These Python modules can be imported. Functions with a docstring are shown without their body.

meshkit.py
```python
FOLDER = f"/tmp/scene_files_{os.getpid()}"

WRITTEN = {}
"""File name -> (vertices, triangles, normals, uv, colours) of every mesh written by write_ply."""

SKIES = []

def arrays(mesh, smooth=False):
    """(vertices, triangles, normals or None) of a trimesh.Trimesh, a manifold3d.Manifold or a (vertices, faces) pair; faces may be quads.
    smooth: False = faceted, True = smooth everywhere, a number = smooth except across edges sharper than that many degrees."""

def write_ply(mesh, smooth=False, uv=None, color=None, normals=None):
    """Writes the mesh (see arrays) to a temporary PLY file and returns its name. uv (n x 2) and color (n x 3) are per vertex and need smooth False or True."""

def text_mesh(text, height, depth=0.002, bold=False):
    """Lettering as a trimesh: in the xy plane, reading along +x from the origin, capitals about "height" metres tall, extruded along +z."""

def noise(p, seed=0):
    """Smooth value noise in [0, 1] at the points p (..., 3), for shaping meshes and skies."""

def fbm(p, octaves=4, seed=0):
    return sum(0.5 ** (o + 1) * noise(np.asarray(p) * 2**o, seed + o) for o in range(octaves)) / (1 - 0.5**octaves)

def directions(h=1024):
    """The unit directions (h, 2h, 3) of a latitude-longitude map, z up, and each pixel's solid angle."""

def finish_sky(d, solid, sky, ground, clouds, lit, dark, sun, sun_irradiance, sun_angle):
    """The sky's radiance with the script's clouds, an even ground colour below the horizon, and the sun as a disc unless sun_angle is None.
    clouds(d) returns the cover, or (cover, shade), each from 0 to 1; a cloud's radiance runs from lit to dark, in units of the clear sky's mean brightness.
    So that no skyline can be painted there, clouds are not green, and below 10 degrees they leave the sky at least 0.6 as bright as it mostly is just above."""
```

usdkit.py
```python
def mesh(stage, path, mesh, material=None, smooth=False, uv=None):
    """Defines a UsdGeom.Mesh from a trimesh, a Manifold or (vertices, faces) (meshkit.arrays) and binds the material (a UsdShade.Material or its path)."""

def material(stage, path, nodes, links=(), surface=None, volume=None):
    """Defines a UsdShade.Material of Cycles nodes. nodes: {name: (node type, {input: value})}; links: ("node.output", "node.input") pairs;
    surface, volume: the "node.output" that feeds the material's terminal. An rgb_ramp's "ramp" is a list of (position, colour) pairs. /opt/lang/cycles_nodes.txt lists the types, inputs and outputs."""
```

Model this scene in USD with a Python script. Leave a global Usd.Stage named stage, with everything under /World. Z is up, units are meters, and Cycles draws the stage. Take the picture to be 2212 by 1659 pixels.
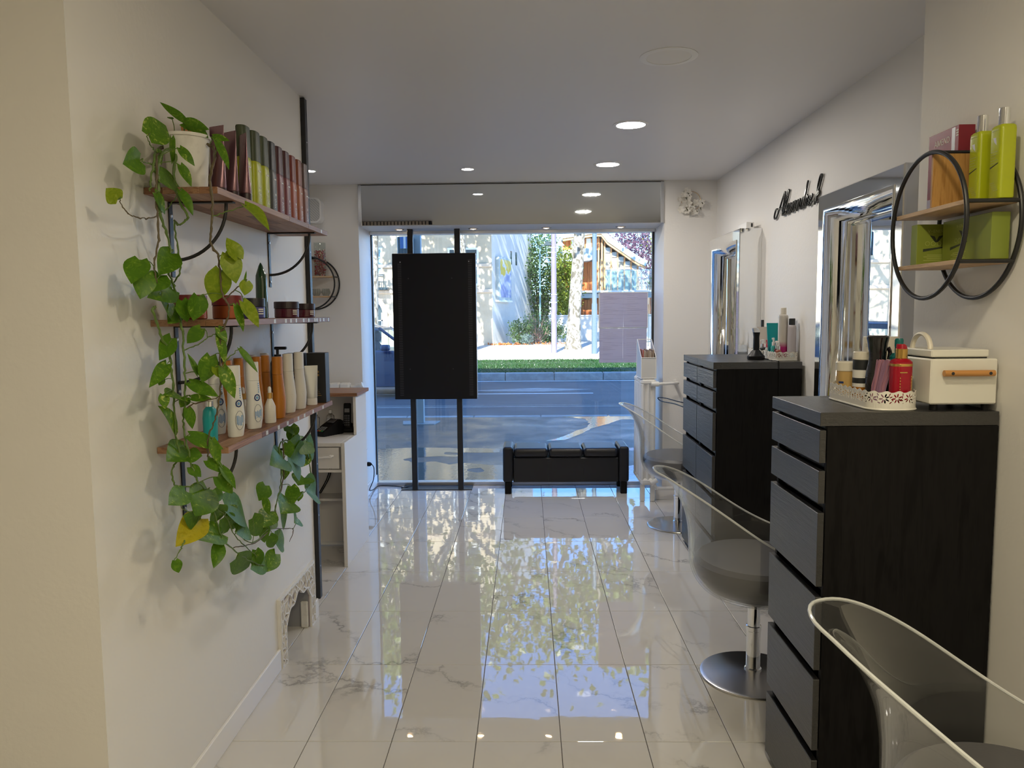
import math, random
import numpy as np, trimesh, usdkit, meshkit
from scipy.spatial import ConvexHull
from shapely.geometry import Polygon, LineString, Point, box as sbox
from shapely.ops import unary_union
from shapely import affinity
from pxr import Usd, UsdGeom, UsdLux, UsdShade, Gf, Sdf, Vt

PI = math.pi
stage = Usd.Stage.CreateInMemory()
UsdGeom.SetStageUpAxis(stage, 'Z'); UsdGeom.SetStageMetersPerUnit(stage, 1.0)
UsdGeom.Xform.Define(stage, '/World'); UsdGeom.Scope.Define(stage, '/World/Looks')

# ---------------------------------------------------------------- camera
CAM_F, CAM_YAW, CAM_PITCH, CAM_ROLL, CAM_H = 1670.05, 0.0204201, 0.0910885, 0.0091878, 1.5061
cam = UsdGeom.Camera.Define(stage, '/World/camera')
fw = np.array([-math.sin(CAM_YAW)*math.cos(CAM_PITCH), math.cos(CAM_YAW)*math.cos(CAM_PITCH), -math.sin(CAM_PITCH)])
rt = np.array([math.cos(CAM_YAW), math.sin(CAM_YAW), 0.0]); dn = np.cross(fw, rt)
r2 = math.cos(CAM_ROLL)*rt + math.sin(CAM_ROLL)*dn; d2 = -math.sin(CAM_ROLL)*rt + math.cos(CAM_ROLL)*dn
cam.AddTransformOp().Set(Gf.Matrix4d(*r2, 0, *(-d2), 0, *(-fw), 0, 0, 0, CAM_H, 1))
cam.CreateHorizontalApertureAttr(36.0); cam.CreateVerticalApertureAttr(36.0*1659/2212)
cam.CreateFocalLengthAttr(36.0*CAM_F/2212); cam.CreateClippingRangeAttr(Gf.Vec2f(0.05, 5000))
cam.CreateExposureAttr(0.0)

# ---------------------------------------------------------------- sky and sun
SUN = np.array([-0.10, -0.74, 0.66]); SUN /= np.linalg.norm(SUN)
SKY_GAIN, SUN_GAIN = 0.27, 4.6 / 6.72e-5   # the sun: 4.6 W per square metre through a disc of 0.53 degrees
usdkit.material(stage, '/World/Looks/sky_look', {
    'sky': ('sky_texture', {'sky_type': 'multiple_scattering', 'sun_disc': False, 'sun_elevation': math.asin(SUN[2]),
                            'sun_rotation': math.atan2(SUN[0], SUN[1]), 'air_density': 1.0, 'aerosol_density': 1.0}),
    'wb': ('mix', {'mix_type': 'multiply', 'fac': 1.0, 'color2': (.74, 1.0, 1.45)}),      # lamp-balanced camera: daylight reads blue
    'bg': ('background_shader', {'strength': SKY_GAIN})},
    [('sky.color', 'wb.color1'), ('wb.color', 'bg.color')], surface='bg.background')
dome = UsdLux.DomeLight.Define(stage, '/World/sky_dome')
UsdShade.MaterialBindingAPI.Apply(dome.GetPrim()).Bind(UsdShade.Material.Get(stage, '/World/Looks/sky_look'))
sun = UsdLux.DistantLight.Define(stage, '/World/sun')
sun.CreateIntensityAttr(SUN_GAIN); sun.CreateAngleAttr(0.53); sun.CreateColorAttr(Gf.Vec3f(1.0, 0.96, 0.92))
zq = SUN; xq = np.cross([0, 0, 1.0], zq); xq /= np.linalg.norm(xq); yq = np.cross(zq, xq)
sun.AddTransformOp().Set(Gf.Matrix4d(*xq, 0, *yq, 0, *zq, 0, 0, 0, 30, 1))
LAMP = 200.0         # radiance of the lit ceiling downlights
SPOT = 60.0          # small halogen spots

# ---------------------------------------------------------------- helpers
_n = {}; BIND = []      # materials are bound at the end of the script
def numbered(parent, name):
    k = (parent, name); _n[k] = _n.get(k, -1) + 1
    return name if _n[k] == 0 else f'{name}_{_n[k]:03d}'
def path_of(p): return '/World' if p is None else str(p.GetPath())
def tag(p, label=None, cat=None, group=None, kind=None):
    for k, v in (('label', label), ('category', cat), ('group', group), ('kind', kind)):
        if v: p.SetCustomDataByKey(k, v)
    return p
def thing(name, label=None, cat=None, loc=(0, 0, 0), rz=0, group=None, kind=None, parent=None):
    x = UsdGeom.Xform.Define(stage, path_of(parent) + '/' + numbered(path_of(parent), name))
    x.AddTranslateOp().Set(Gf.Vec3d(*map(float, loc))); x.AddRotateZOp().Set(float(rz))
    return tag(x.GetPrim(), label, cat, group, kind)
def obj(name, mesh, m, parent=None, label=None, cat=None, group=None, kind=None, smooth=35):
    if isinstance(mesh, (list, tuple)) and len(mesh) and isinstance(mesh[0], trimesh.Trimesh): mesh = cat_(mesh)
    p = usdkit.mesh(stage, path_of(parent) + '/' + numbered(path_of(parent), name), mesh, None, smooth=smooth).GetPrim()
    BIND.append((p, m))
    return tag(p, label, cat, group, kind)
def struct(name, mesh, m, label=None, parent=None): return obj(name, mesh, m, parent, label=label, kind='structure' if parent is None else None)
def dup(src, loc, rz=0, label=None, group=None):
    base = src.GetName()
    base = base[:-4] if base[-4:-3] == '_' and base[-3:].isdigit() else base
    was = src.GetCustomData()
    r = thing(base, label or was.get('label'), was.get('category'), loc, rz, group or was.get('group'))
    r.GetReferences().AddInternalReference(src.GetPath()); r.SetInstanceable(True)
    return r
def cat_(ms): return trimesh.util.concatenate([m for m in ms])
def M4(loc=(0, 0, 0), rz=0, rx=0, ry=0, s=(1, 1, 1)):
    R = trimesh.transformations.euler_matrix(math.radians(rx), math.radians(ry), math.radians(rz))
    return trimesh.transformations.translation_matrix(loc) @ R @ np.diag([*(np.ones(3)*s), 1])
def mv(m, loc=(0, 0, 0), rz=0, rx=0, ry=0, s=(1, 1, 1)):
    m = m.copy(); m.apply_transform(M4(loc, rz, rx, ry, s)); return m
def hull(p):
    p = np.asarray(p, float); h = ConvexHull(p); f = h.simplices.copy()
    n = np.cross(p[f[:, 1]]-p[f[:, 0]], p[f[:, 2]]-p[f[:, 0]]); bad = (n*h.equations[:, :3]).sum(1) < 0
    f[bad] = f[bad][:, ::-1]
    return trimesh.Trimesh(p, f, process=False)
def bx(x0, x1, y0, y1, z0, z1, b=0.0):
    if x0 > x1: x0, x1 = x1, x0
    if y0 > y1: y0, y1 = y1, y0
    if z0 > z1: z0, z1 = z1, z0
    b = min(b, (x1-x0)*.49, (y1-y0)*.49, (z1-z0)*.49)
    if b <= 0:
        m = trimesh.creation.box([x1-x0, y1-y0, z1-z0]); m.apply_translation([(x0+x1)/2, (y0+y1)/2, (z0+z1)/2]); return m
    P = []
    for x, sx in ((x0, 1), (x1, -1)):
        for y, sy in ((y0, 1), (y1, -1)):
            for z, sz in ((z0, 1), (z1, -1)):
                P += [(x, y+sy*b, z+sz*b), (x+sx*b, y, z+sz*b), (x+sx*b, y+sy*b, z)]
    return hull(P)
def rbox(x0, x1, y0, y1, z0, z1, r, n=2):
    """softly rounded box: hull of corner sphere samples"""
    r = min(r, (x1-x0)*.5, (y1-y0)*.5, (z1-z0)*.5); P = []
    a = np.linspace(0, PI/2, n+2)
    for sx in (-1, 1):
        for sy in (-1, 1):
            for sz in (-1, 1):
                c = np.array([x0+r if sx < 0 else x1-r, y0+r if sy < 0 else y1-r, z0+r if sz < 0 else z1-r])
                for t in a:
                    for q in a: P.append(c+r*np.array([sx*math.cos(t)*math.cos(q), sy*math.cos(t)*math.sin(q), sz*math.sin(t)]))
    return hull(np.unique(np.round(P, 6), axis=0))
def lathe(prof, n=32, sx=1.0, sy=1.0, loc=(0, 0, 0)):
    """prof: (r, z) from bottom to top; r may start and end at 0"""
    prof = np.asarray(prof, float); t = np.arange(n)*2*PI/n; V = []; F = []
    rings = []
    for r, z in prof:
        if r < 1e-9: rings.append([len(V)]); V.append((0, 0, z))
        else:
            rings.append(list(range(len(V), len(V)+n))); V += [(r*math.cos(q)*sx, r*math.sin(q)*sy, z) for q in t]
    for a, b in zip(rings, rings[1:]):
        for i in range(n):
            j = (i+1) % n
            if len(a) == 1 and len(b) == 1: break
            if len(a) == 1: F.append((a[0], b[j], b[i]))
            elif len(b) == 1: F.append((a[i], a[j], b[0]))
            else: F += [(a[i], a[j], b[j]), (a[i], b[j], b[i])]
    m = trimesh.Trimesh(np.array(V)+np.array(loc), F, process=False); return m
def cyl(r, z0, z1, n=24, loc=(0, 0, 0), b=0.0, r1=None):
    r1 = r if r1 is None else r1
    p = [(0, z0), (r-b, z0), (r, z0+b), (r1, z1-b), (r1-b, z1), (0, z1)] if b else [(0, z0), (r, z0), (r1, z1), (0, z1)]
    return lathe(p, n, loc=loc)
def tube(pts, r, n=8, closed=False, flat=None, caps=True):
    p = np.asarray(pts, float); k = len(p); r = np.broadcast_to(r, (k,))
    t = (np.roll(p, -1, 0)-np.roll(p, 1, 0)) if closed else np.gradient(p, axis=0)
    t /= np.linalg.norm(t, axis=1, keepdims=True)+1e-12
    up = np.array([0, 0, 1.0]) if abs(t[0][2]) < .9 else np.array([1.0, 0, 0])
    a = np.cross(t[0], up); a /= np.linalg.norm(a); A = []
    for i in range(k):
        a = a-t[i]*np.dot(a, t[i]); a /= np.linalg.norm(a)+1e-12; A.append(a)
    A = np.array(A); B = np.cross(t, A); q = np.arange(n)*2*PI/n
    fl = 1.0 if flat is None else flat
    V = p[:, None]+r[:, None, None]*(np.cos(q)[None, :, None]*A[:, None]+fl*np.sin(q)[None, :, None]*B[:, None])
    F = []
    for i in range(k if closed else k-1):
        i2 = (i+1) % k
        for j in range(n):
            j2 = (j+1) % n; F += [(i*n+j, i*n+j2, i2*n+j2), (i*n+j, i2*n+j2, i2*n+j)]
    V = V.reshape(-1, 3)
    if caps and not closed:
        V = np.vstack([V, p[:1], p[-1:]]); c0, c1 = len(V)-2, len(V)-1
        for j in range(n):
            F.append((c0, (j+1) % n, j)); F.append((c1, (k-1)*n+j, (k-1)*n+(j+1) % n))
    return trimesh.Trimesh(V, F, process=False)
def smoothpath(pts, n=8):
    p = np.asarray(pts, float)
    if len(p) < 3: return p
    P = np.vstack([2*p[0]-p[1], p, 2*p[-1]-p[-2]]); out = []
    for i in range(1, len(P)-2):
        for t in np.linspace(0, 1, n, endpoint=False):
            out.append(.5*((2*P[i])+(-P[i-1]+P[i+1])*t+(2*P[i-1]-5*P[i]+4*P[i+1]-P[i+2])*t*t+(-P[i-1]+3*P[i]-3*P[i+1]+P[i+2])*t**3))
    return np.array(out+[p[-1]])
def extr(poly, h):
    """polygon in xy extruded along +z"""
    gs = getattr(poly, 'geoms', [poly])
    return cat_([trimesh.creation.extrude_polygon(g, h, engine='earcut') for g in gs if g.area > 1e-10])
def axes(m, o, X, Y, Z):
    """places a mesh's x, y, z along the given directions from o"""
    t = np.eye(4); t[:3, 0], t[:3, 1], t[:3, 2], t[:3, 3] = X, Y, Z, o
    m = m.copy(); m.apply_transform(t)
    if np.linalg.det(t[:3, :3]) < 0: m.invert()
    return m

# ---------------------------------------------------------------- materials
def pm(name, c, rough=.5, metal=0., bump=None, var=None, stretch=(1, 1, 1), coord='object', **kw):
    """principled material; bump=(scale, distance); var=(scale, colour2, lo, hi)"""
    N = {'p': ('principled_bsdf', {'base_color': c, 'roughness': rough, 'metallic': metal, **kw})}; L = []
    if bump or var:
        if coord == 'object': N['t'] = ('texture_coordinate', {}); src = 't.object'
        else: N['t'] = ('geometry', {}); src = 't.position'
        N['m'] = ('mapping', {'scale': stretch}); L.append((src, 'm.vector'))
    if var:
        sc, c2, lo, hi = var
        N['vn'] = ('noise_texture', {'scale': sc, 'detail': 4.0, 'roughness': .6})
        N['vr'] = ('rgb_ramp', {'ramp': [(0, c), (lo, c), (hi, c2), (1, c2)]})
        L += [('m.vector', 'vn.vector'), ('vn.fac', 'vr.fac'), ('vr.color', 'p.base_color')]
    if bump:
        N['bn'] = ('noise_texture', {'scale': bump[0], 'detail': 3.0}); N['b'] = ('bump', {'strength': 1.0, 'distance': bump[1]})
        L += [('m.vector', 'bn.vector'), ('bn.fac', 'b.height'), ('b.normal', 'p.normal')]
    usdkit.material(stage, '/World/Looks/'+name, N, L, surface='p.BSDF'); return name
def emit(name, c, s): usdkit.material(stage, '/World/Looks/'+name, {'e': ('emission', {'color': c, 'strength': s})}, [], surface='e.emission'); return name

pm('wall_paint', (.79, .765, .725), .55, bump=(60, .0006), coord='world')
pm('ceiling_paint', (.74, .72, .71), .42, bump=(30, .0004), coord='world')
pm('white_gloss_paint', (.82, .80, .78), .28)
pm('white_frame', (.80, .80, .79), .3)
pm('alu', (.62, .63, .65), .35, 1.0)
pm('dark_gasket', (.02, .02, .022), .5)
pm('grout', (.10, .09, .085), .8)
pm('plaster_ext', (.72, .66, .55), .9, bump=(8, .01), var=(1.5, (.60, .53, .42), .35, .7), coord='world')
pm('black_metal', (.012, .012, .013), .42)
pm('chrome', (.86, .87, .88), .06, 1.0)
pm('mirror', (.93, .95, .94), .008, 1.0)
pm('mirror_grey', (.74, .76, .745), .02, 1.0)
pm('white_plastic', (.80, .79, .77), .35)
pm('white_satin', (.76, .735, .70), .4)
pm('white_enamel', (.78, .765, .73), .3)
pm('black_plastic', (.008, .008, .0095), .4, specular_ior_level=.22)
pm('dark_plastic', (.03, .03, .035), .45)
emit('lamp_on', (1.0, .93, .84), LAMP)
REAR = LAMP*1.0
emit('lamp_rear', (1.0, .88, .62), REAR)
emit('spot_on', (1.0, .72, .42), SPOT)
emit('spot_cool', (1.0, .95, .88), SPOT*.6)

def glass_pane(name, tint=(.93, .965, .955), edge=.75, base=.045, haze=0.0, power=4.0):
    """clear pane or thin shell: reflection grows towards grazing angles alike from both sides"""
    N = {'w': ('layer_weight', {'blend': .5}), 'pw': ('math', {'math_type': 'power', 'value2': power}), 'ml': ('math', {'math_type': 'multiply_add', 'value2': edge, 'value3': base}),
        't': ('transparent_bsdf', {'color': tint}), 'g': ('glossy_bsdf', {'roughness': .0, 'color': (1, 1, 1)}), 'x': ('mix_closure', {}), 'd': ('diffuse_bsdf', {'color': (.7, .7, .7)}), 'y': ('mix_closure', {'fac': haze})}
    L = [('w.facing', 'pw.value1'), ('pw.value', 'ml.value1'), ('ml.value', 'x.fac'), ('t.BSDF', 'x.closure1'), ('g.BSDF', 'x.closure2'), ('x.closure', 'y.closure1'), ('d.BSDF', 'y.closure2')]
    usdkit.material(stage, '/World/Looks/'+name, N, L, surface='y.closure'); return name
glass_pane('window_glass'); 

# polished marble-look tiles: every tile gets its own piece of veining
usdkit.material(stage, '/World/Looks/marble_tile', {
    'o': ('object_info', {}), 'g': ('geometry', {}),
    'k': ('math', {'math_type': 'multiply', 'value2': 61.0}), 'off': ('combine_xyz', {}),
    'add': ('vector_math', {'math_type': 'add'}),
    'rot': ('mapping', {'rotation': (0, 0, .5), 'scale': (1, 1, .1)}),
    'wn': ('noise_texture', {'scale': 2.6, 'detail': 6.0, 'roughness': .62}),
    'ws': ('vector_math', {'math_type': 'scale', 'scale': .75}), 'wa': ('vector_math', {'math_type': 'add'}),
    'st': ('mapping', {'scale': (.55, 1.7, 1)}),
    'v': ('voronoi_texture', {'feature': 'distance_to_edge', 'scale': 1.35, 'randomness': 1.0}),
    'vr': ('rgb_ramp', {'ramp': [(0, (1, 1, 1)), (.008, (.8,)*3), (.022, (.22,)*3), (.06, (.0,)*3), (1, (0, 0, 0))]}),
    'mk': ('noise_texture', {'scale': 2.1, 'detail': 2.0}),
    'mr': ('rgb_ramp', {'ramp': [(0, (0, 0, 0)), (.46, (.04,)*3), (.62, (1, 1, 1)), (1, (1, 1, 1))]}),
    'mul': ('mix', {'mix_type': 'multiply', 'fac': 1.0}),
    'cl': ('noise_texture', {'scale': 1.6, 'detail': 5.0, 'roughness': .6}),
    'cr': ('rgb_ramp', {'ramp': [(0, (.58, .55, .515)), (.42, (.67, .645, .61)), (1, (.71, .69, .66))]}),
    'col': ('mix', {'mix_type': 'mix', 'color2': (.36, .345, .33)}),
    'bn': ('noise_texture', {'scale': 9.0, 'detail': 2.0}), 'b': ('bump', {'strength': 1.0, 'distance': .00022}),
    'p': ('principled_bsdf', {'roughness': .02, 'ior': 1.85, 'specular_ior_level': .5})},
    [('o.random', 'k.value1'), ('k.value', 'off.x'), ('k.value', 'off.y'), ('g.position', 'add.vector1'), ('off.vector', 'add.vector2'),
     ('add.vector', 'rot.vector'), ('rot.vector', 'wn.vector'), ('wn.color', 'ws.vector1'), ('rot.vector', 'wa.vector1'), ('ws.vector', 'wa.vector2'),
     ('wa.vector', 'st.vector'), ('st.vector', 'v.vector'), ('v.distance', 'vr.fac'), ('rot.vector', 'mk.vector'), ('mk.fac', 'mr.fac'),
     ('vr.color', 'mul.color1'), ('mr.color', 'mul.color2'), ('rot.vector', 'cl.vector'), ('cl.fac', 'cr.fac'),
     ('mul.color', 'col.fac'), ('cr.color', 'col.color1'), ('col.color', 'p.base_color'),
     ('g.position', 'bn.vector'), ('bn.fac', 'b.height'), ('b.normal', 'p.normal')], surface='p.BSDF')

# ================================================================ THE ROOM
CEIL, GLASS_Y, FRONT_Y = 2.54, 6.73, 6.25
LX, RX, PX = -1.07, 1.507, 1.282            # left wall face, right wall face, right pilaster face
floor = thing('floor', 'polished white marble-look tile floor with grey veins', kind='structure')
obj('grout_bed', [bx(-3.0, 1.9, -5.0, 6.86, -.12, -.0035)], 'grout', floor)
TX0, TY0, TW, TD = -.7917, 2.6042, .3, .6
def tile_mesh(x0, x1, y0, y1): return bx(x0, x1, y0, y1, -.011, 0, .0012)
for j in range(-13, 8):
    for i in range(-8, 9):
        x0, x1 = TX0+TW*i+.0013, TX0+TW*(i+1)-.0013; y0, y1 = TY0+TD*j+.0013, TY0+TD*(j+1)-.0013
        x0, x1, y0, y1 = max(x0, -2.98), min(x1, 1.7), max(y0, -4.98), min(y1, 6.70)
        if x1-x0 < .02 or y1-y0 < .02: continue
        cx, cy = (x0+x1)/2, (y0+y1)/2
        if cy < 1.2 and j % 1 == 0 and j < -3:      # far behind the camera: one slab, see below
            continue
        if cx < LX-.32 and 1.9 < cy < 3.6 and not 3.16-.6 < cy < 3.7: continue
        obj('tile', tile_mesh(x0, x1, y0, y1), 'marble_tile', floor)
obj('rear_paving', bx(-2.98, 1.7, -4.98, TY0-3*TD-.003, -.011, 0), 'marble_tile', floor)
struct('ceiling', [bx(-3.1, 1.9, -5.1, FRONT_Y+.02, CEIL, CEIL+.14)], 'ceiling_paint', 'white painted ceiling with recessed downlights')

# left wall block (its end carries the slatted panel), with the low niche cut into it
NX0, NX1, NY0, NY1, NZ = -1.36, LX, 3.205, 3.625, .268
struct('wall_left', [bx(-3.0, LX, 1.845, NY0, 0, CEIL), bx(-3.0, LX, NY1, 3.75, 0, CEIL), bx(-3.0, LX, NY0, NY1, NZ, CEIL), bx(-3.0, NX0, NY0, NY1, 0, NZ)], 'wall_paint', 'long white left wall carrying the three wooden shelves')
struct('wall_recess', [bx(-2.12, -2.0, 3.75, FRONT_Y+.05, 0, CEIL)], 'wall_paint')
struct('wall_right', [bx(RX, RX+.2, 2.6, FRONT_Y+.05, 0, CEIL)], 'wall_paint', 'white right wall behind the two chrome mirrors')
struct('wall_pilaster', [bx(PX, RX+.2, -5.0, 2.6, 0, CEIL)], 'wall_paint', 'protruding right wall section behind the round shelf')
struct('wall_rear', [bx(-3.1, 1.9, -5.1, -5.0, 0, CEIL), bx(-3.1, -3.0, -5.0, 1.9, 0, CEIL)], 'wall_paint')
# front wall: piers either side of the shop window, the header, and the building's facade above
WX0, WX1, WZ1 = -1.345, 1.092, 2.212
for b_, l_ in (((-2.1, WX0, FRONT_Y, 6.80, 0, CEIL), 'front wall pier left of the shop window'), ((WX1, 1.6, FRONT_Y, 6.80, 0, CEIL), 'front wall pier right of the shop window'), ((WX0, WX1, FRONT_Y, 6.80, WZ1, CEIL), 'header wall above the shop window')):
    struct('wall_front', bx(*b_), 'wall_paint', l_)
struct('wall_facade', [bx(-16, -2.1, 6.3, 6.80, -.1, 12.6), bx(1.6, 16, 6.3, 6.80, -.1, 12.6), bx(-2.1, 1.6, 6.3, 6.80, CEIL, 12.6)], 'plaster_ext')
struct('trim_1', [bx(1.02, 1.20, 6.14, FRONT_Y, 0, .085, .004), bx(1.2, RX, 6.235, FRONT_Y, 0, .085, .003)], 'white_gloss_paint', 'white skirting and pipe casing beside the radiator')
struct('baseboard_left', [bx(LX, LX+.012, 1.845, 3.155, 0, .092, .003), bx(LX, LX+.012, 3.692, 3.75, 0, .092, .003)], 'white_gloss_paint', 'white baseboard along the left wall')
struct('baseboard_front', [bx(WX0, WX0+.012, FRONT_Y+.0, GLASS_Y-.03, 0, .10, .003)], 'white_gloss_paint', 'short white baseboard on the window reveal')
# ---- window
w = thing('window_1', 'large shop window onto the street', kind='structure')
obj('pane', bx(WX0+.008, WX1-.008, GLASS_Y, GLASS_Y+.01, .03, WZ1-.02), 'window_glass', w)
obj('sill_rail', [bx(WX0, WX1, GLASS_Y-.035, GLASS_Y+.06, 0, .03, .003)], 'alu', w)
obj('head_rail', [bx(WX0, WX1, GLASS_Y-.06, GLASS_Y+.06, WZ1-.024, WZ1, .003)], 'white_frame', w)
for a, b in ((WX0, WX0+.010), (WX1-.016, WX1)): obj('jamb_gasket', bx(a, b, GLASS_Y-.012, GLASS_Y+.03, .03, WZ1-.024), 'dark_gasket', w)
def downlight(x, y, on=True, r=.085, label='', mat='lamp_on', ring=.018, rim=.004):
    t = thing('ceiling_light', label, 'ceiling light', (x, y, CEIL))
    obj('trim_ring', lathe([(r, -.0005), (r+.002, -rim), (r+ring*.6, -rim*1.1), (r+ring, -rim*.4), (r+ring, .0)], 48), 'white_plastic', t)
    obj('diffuser', lathe([(0, -.0025), (r*.95, -.0025), (r+.001, -.001), (r+.001, .0)], 48), mat if on else 'white_satin', t, label='lit white disc' if on else 'unlit white disc')
    return t
downlight(.583, 3.265, False, .0895, 'unlit round white downlight, the largest in view on the ceiling', ring=.028)
downlight(.581, 4.405, True, .078, 'lit round downlight in the middle of the ceiling row', ring=.022)
downlight(.572, 5.548, True, .078, 'lit round downlight nearest the window, right of centre', ring=.022)
for y in (1.15, .1, -1.1, -2.4):
    for x in (.42,):
        tag(downlight(x, y, True, .085, 'lit warm downlight of the rear salon behind the viewpoint', mat='lamp_rear'), group='rear salon downlights')
downlight(-.42, 5.653, True, .042, 'small lit spotlight left of centre near the shop window', ring=.014, mat='spot_cool')
downlight(-1.559, 5.645, True, .042, 'small lit spotlight above the front desk, beside the black edge strip', ring=.014, mat='spot_cool')
for k, (x, d) in enumerate(((-1.059, 'above the left post of the black screen'), (-.444, 'just right of the black screen'), (.163, 'above the leather bench'), (.778, 'nearest the right end of the window head'))):
    t = thing('recessed_spot', 'small warm halogen spot in the window soffit, ' + d, 'spotlight', (x, 6.508, WZ1))
    obj('bezel', lathe([(.026, -.0005), (.028, -.006), (.040, -.005), (.043, 0)], 32), 'brass_dull', t)
    obj('bulb', lathe([(0, -.010), (.012, -.008), (.024, -.003), (.026, 0)], 24), 'spot_on', t, label='glowing halogen bulb')

emit('lamp_mid', (1.0, .90, .78), LAMP*.85)
pm('brass_dull', (.75, .55, .36), .3, 1.0)
pm('steel_brushed', (.58, .575, .57), .24, 1.0, bump=(1, .0), anisotropic=.5)
pm('black_leather', (.009, .009, .011), .36, bump=(160, .0006), specular_ior_level=.4)
pm('seat_grey', (.085, .083, .088), .42, bump=(120, .0003))
pm('copper_tube', (.60, .29, .13), .25, .75)
pm('mauve_tube', (.27, .155, .18), .27, .7)
pm('mauve_dark', (.035, .016, .022), .35)
pm('lime', (.42, .46, .015), .33); pm('olive_cap', (.055, .07, .035), .45)
pm('grey_bottle', (.065, .07, .07), .35); pm('black_cap', (.018, .02, .022), .4)
pm('purple_bottle', (.20, .055, .075), .33); pm('purple_cap', (.065, .012, .02), .4)
pm('rose_bottle', (.36, .10, .07), .33); pm('red_cap', (.17, .02, .014), .4)
pm('orange_bottle', (.38, .12, .055), .33); pm('rust_cap', (.22, .045, .012), .4)
pm('brown_bottle', (.22, .09, .075), .33); pm('brown_cap', (.10, .05, .045), .4)
pm('white_bottle', (.71, .71, .69), .35); pm('cream_bottle', (.68, .655, .60), .35)
pm('amber_orange', (.43, .155, .012), .36); pm('gold_band', (.62, .36, .10), .3, .6)
pm('navy_print', (.02, .045, .16), .5); pm('blue_print', (.16, .34, .62), .5); pm('grey_print', (.36, .37, .40), .5)
pm('white_print', (.75, .73, .70), .5)
pm('teal_bottle', (.01, .33, .36), .35)
pm('copper_jar', (.33, .085, .03), .25, .45); pm('red_lid', (.16, .012, .012), .35)
pm('blue_jar', (.06, .055, .22), .2); pm('ink_lid', (.012, .012, .02), .35)
pm('plum_jar', (.09, .014, .03), .18); pm('plum_lid', (.022, .008, .014), .4)
pm('green_gloss', (.006, .04, .014), .08, coat_weight=.6)
usdkit.material(stage, '/World/Looks/clear_glass', {'p': ('principled_bsdf', {'base_color': (.97, .98, .98), 'roughness': .01, 'ior': 1.46, 'transmission_weight': 1.0})}, [], surface='p.BSDF')
glass_pane('acrylic', (.955, .96, .955), .55, .035, .02, 3.0)
pm('acrylic_edge', (.86, .88, .87), .12, transmission_weight=.35, ior=1.49, specular_ior_level=.8)
pm('concrete_white', (.72, .70, .66), .6, var=(18, (.55, .53, .49), .5, .75), bump=(90, .0004))
pm('soil', (.03, .02, .013), .95, bump=(150, .003))

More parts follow.
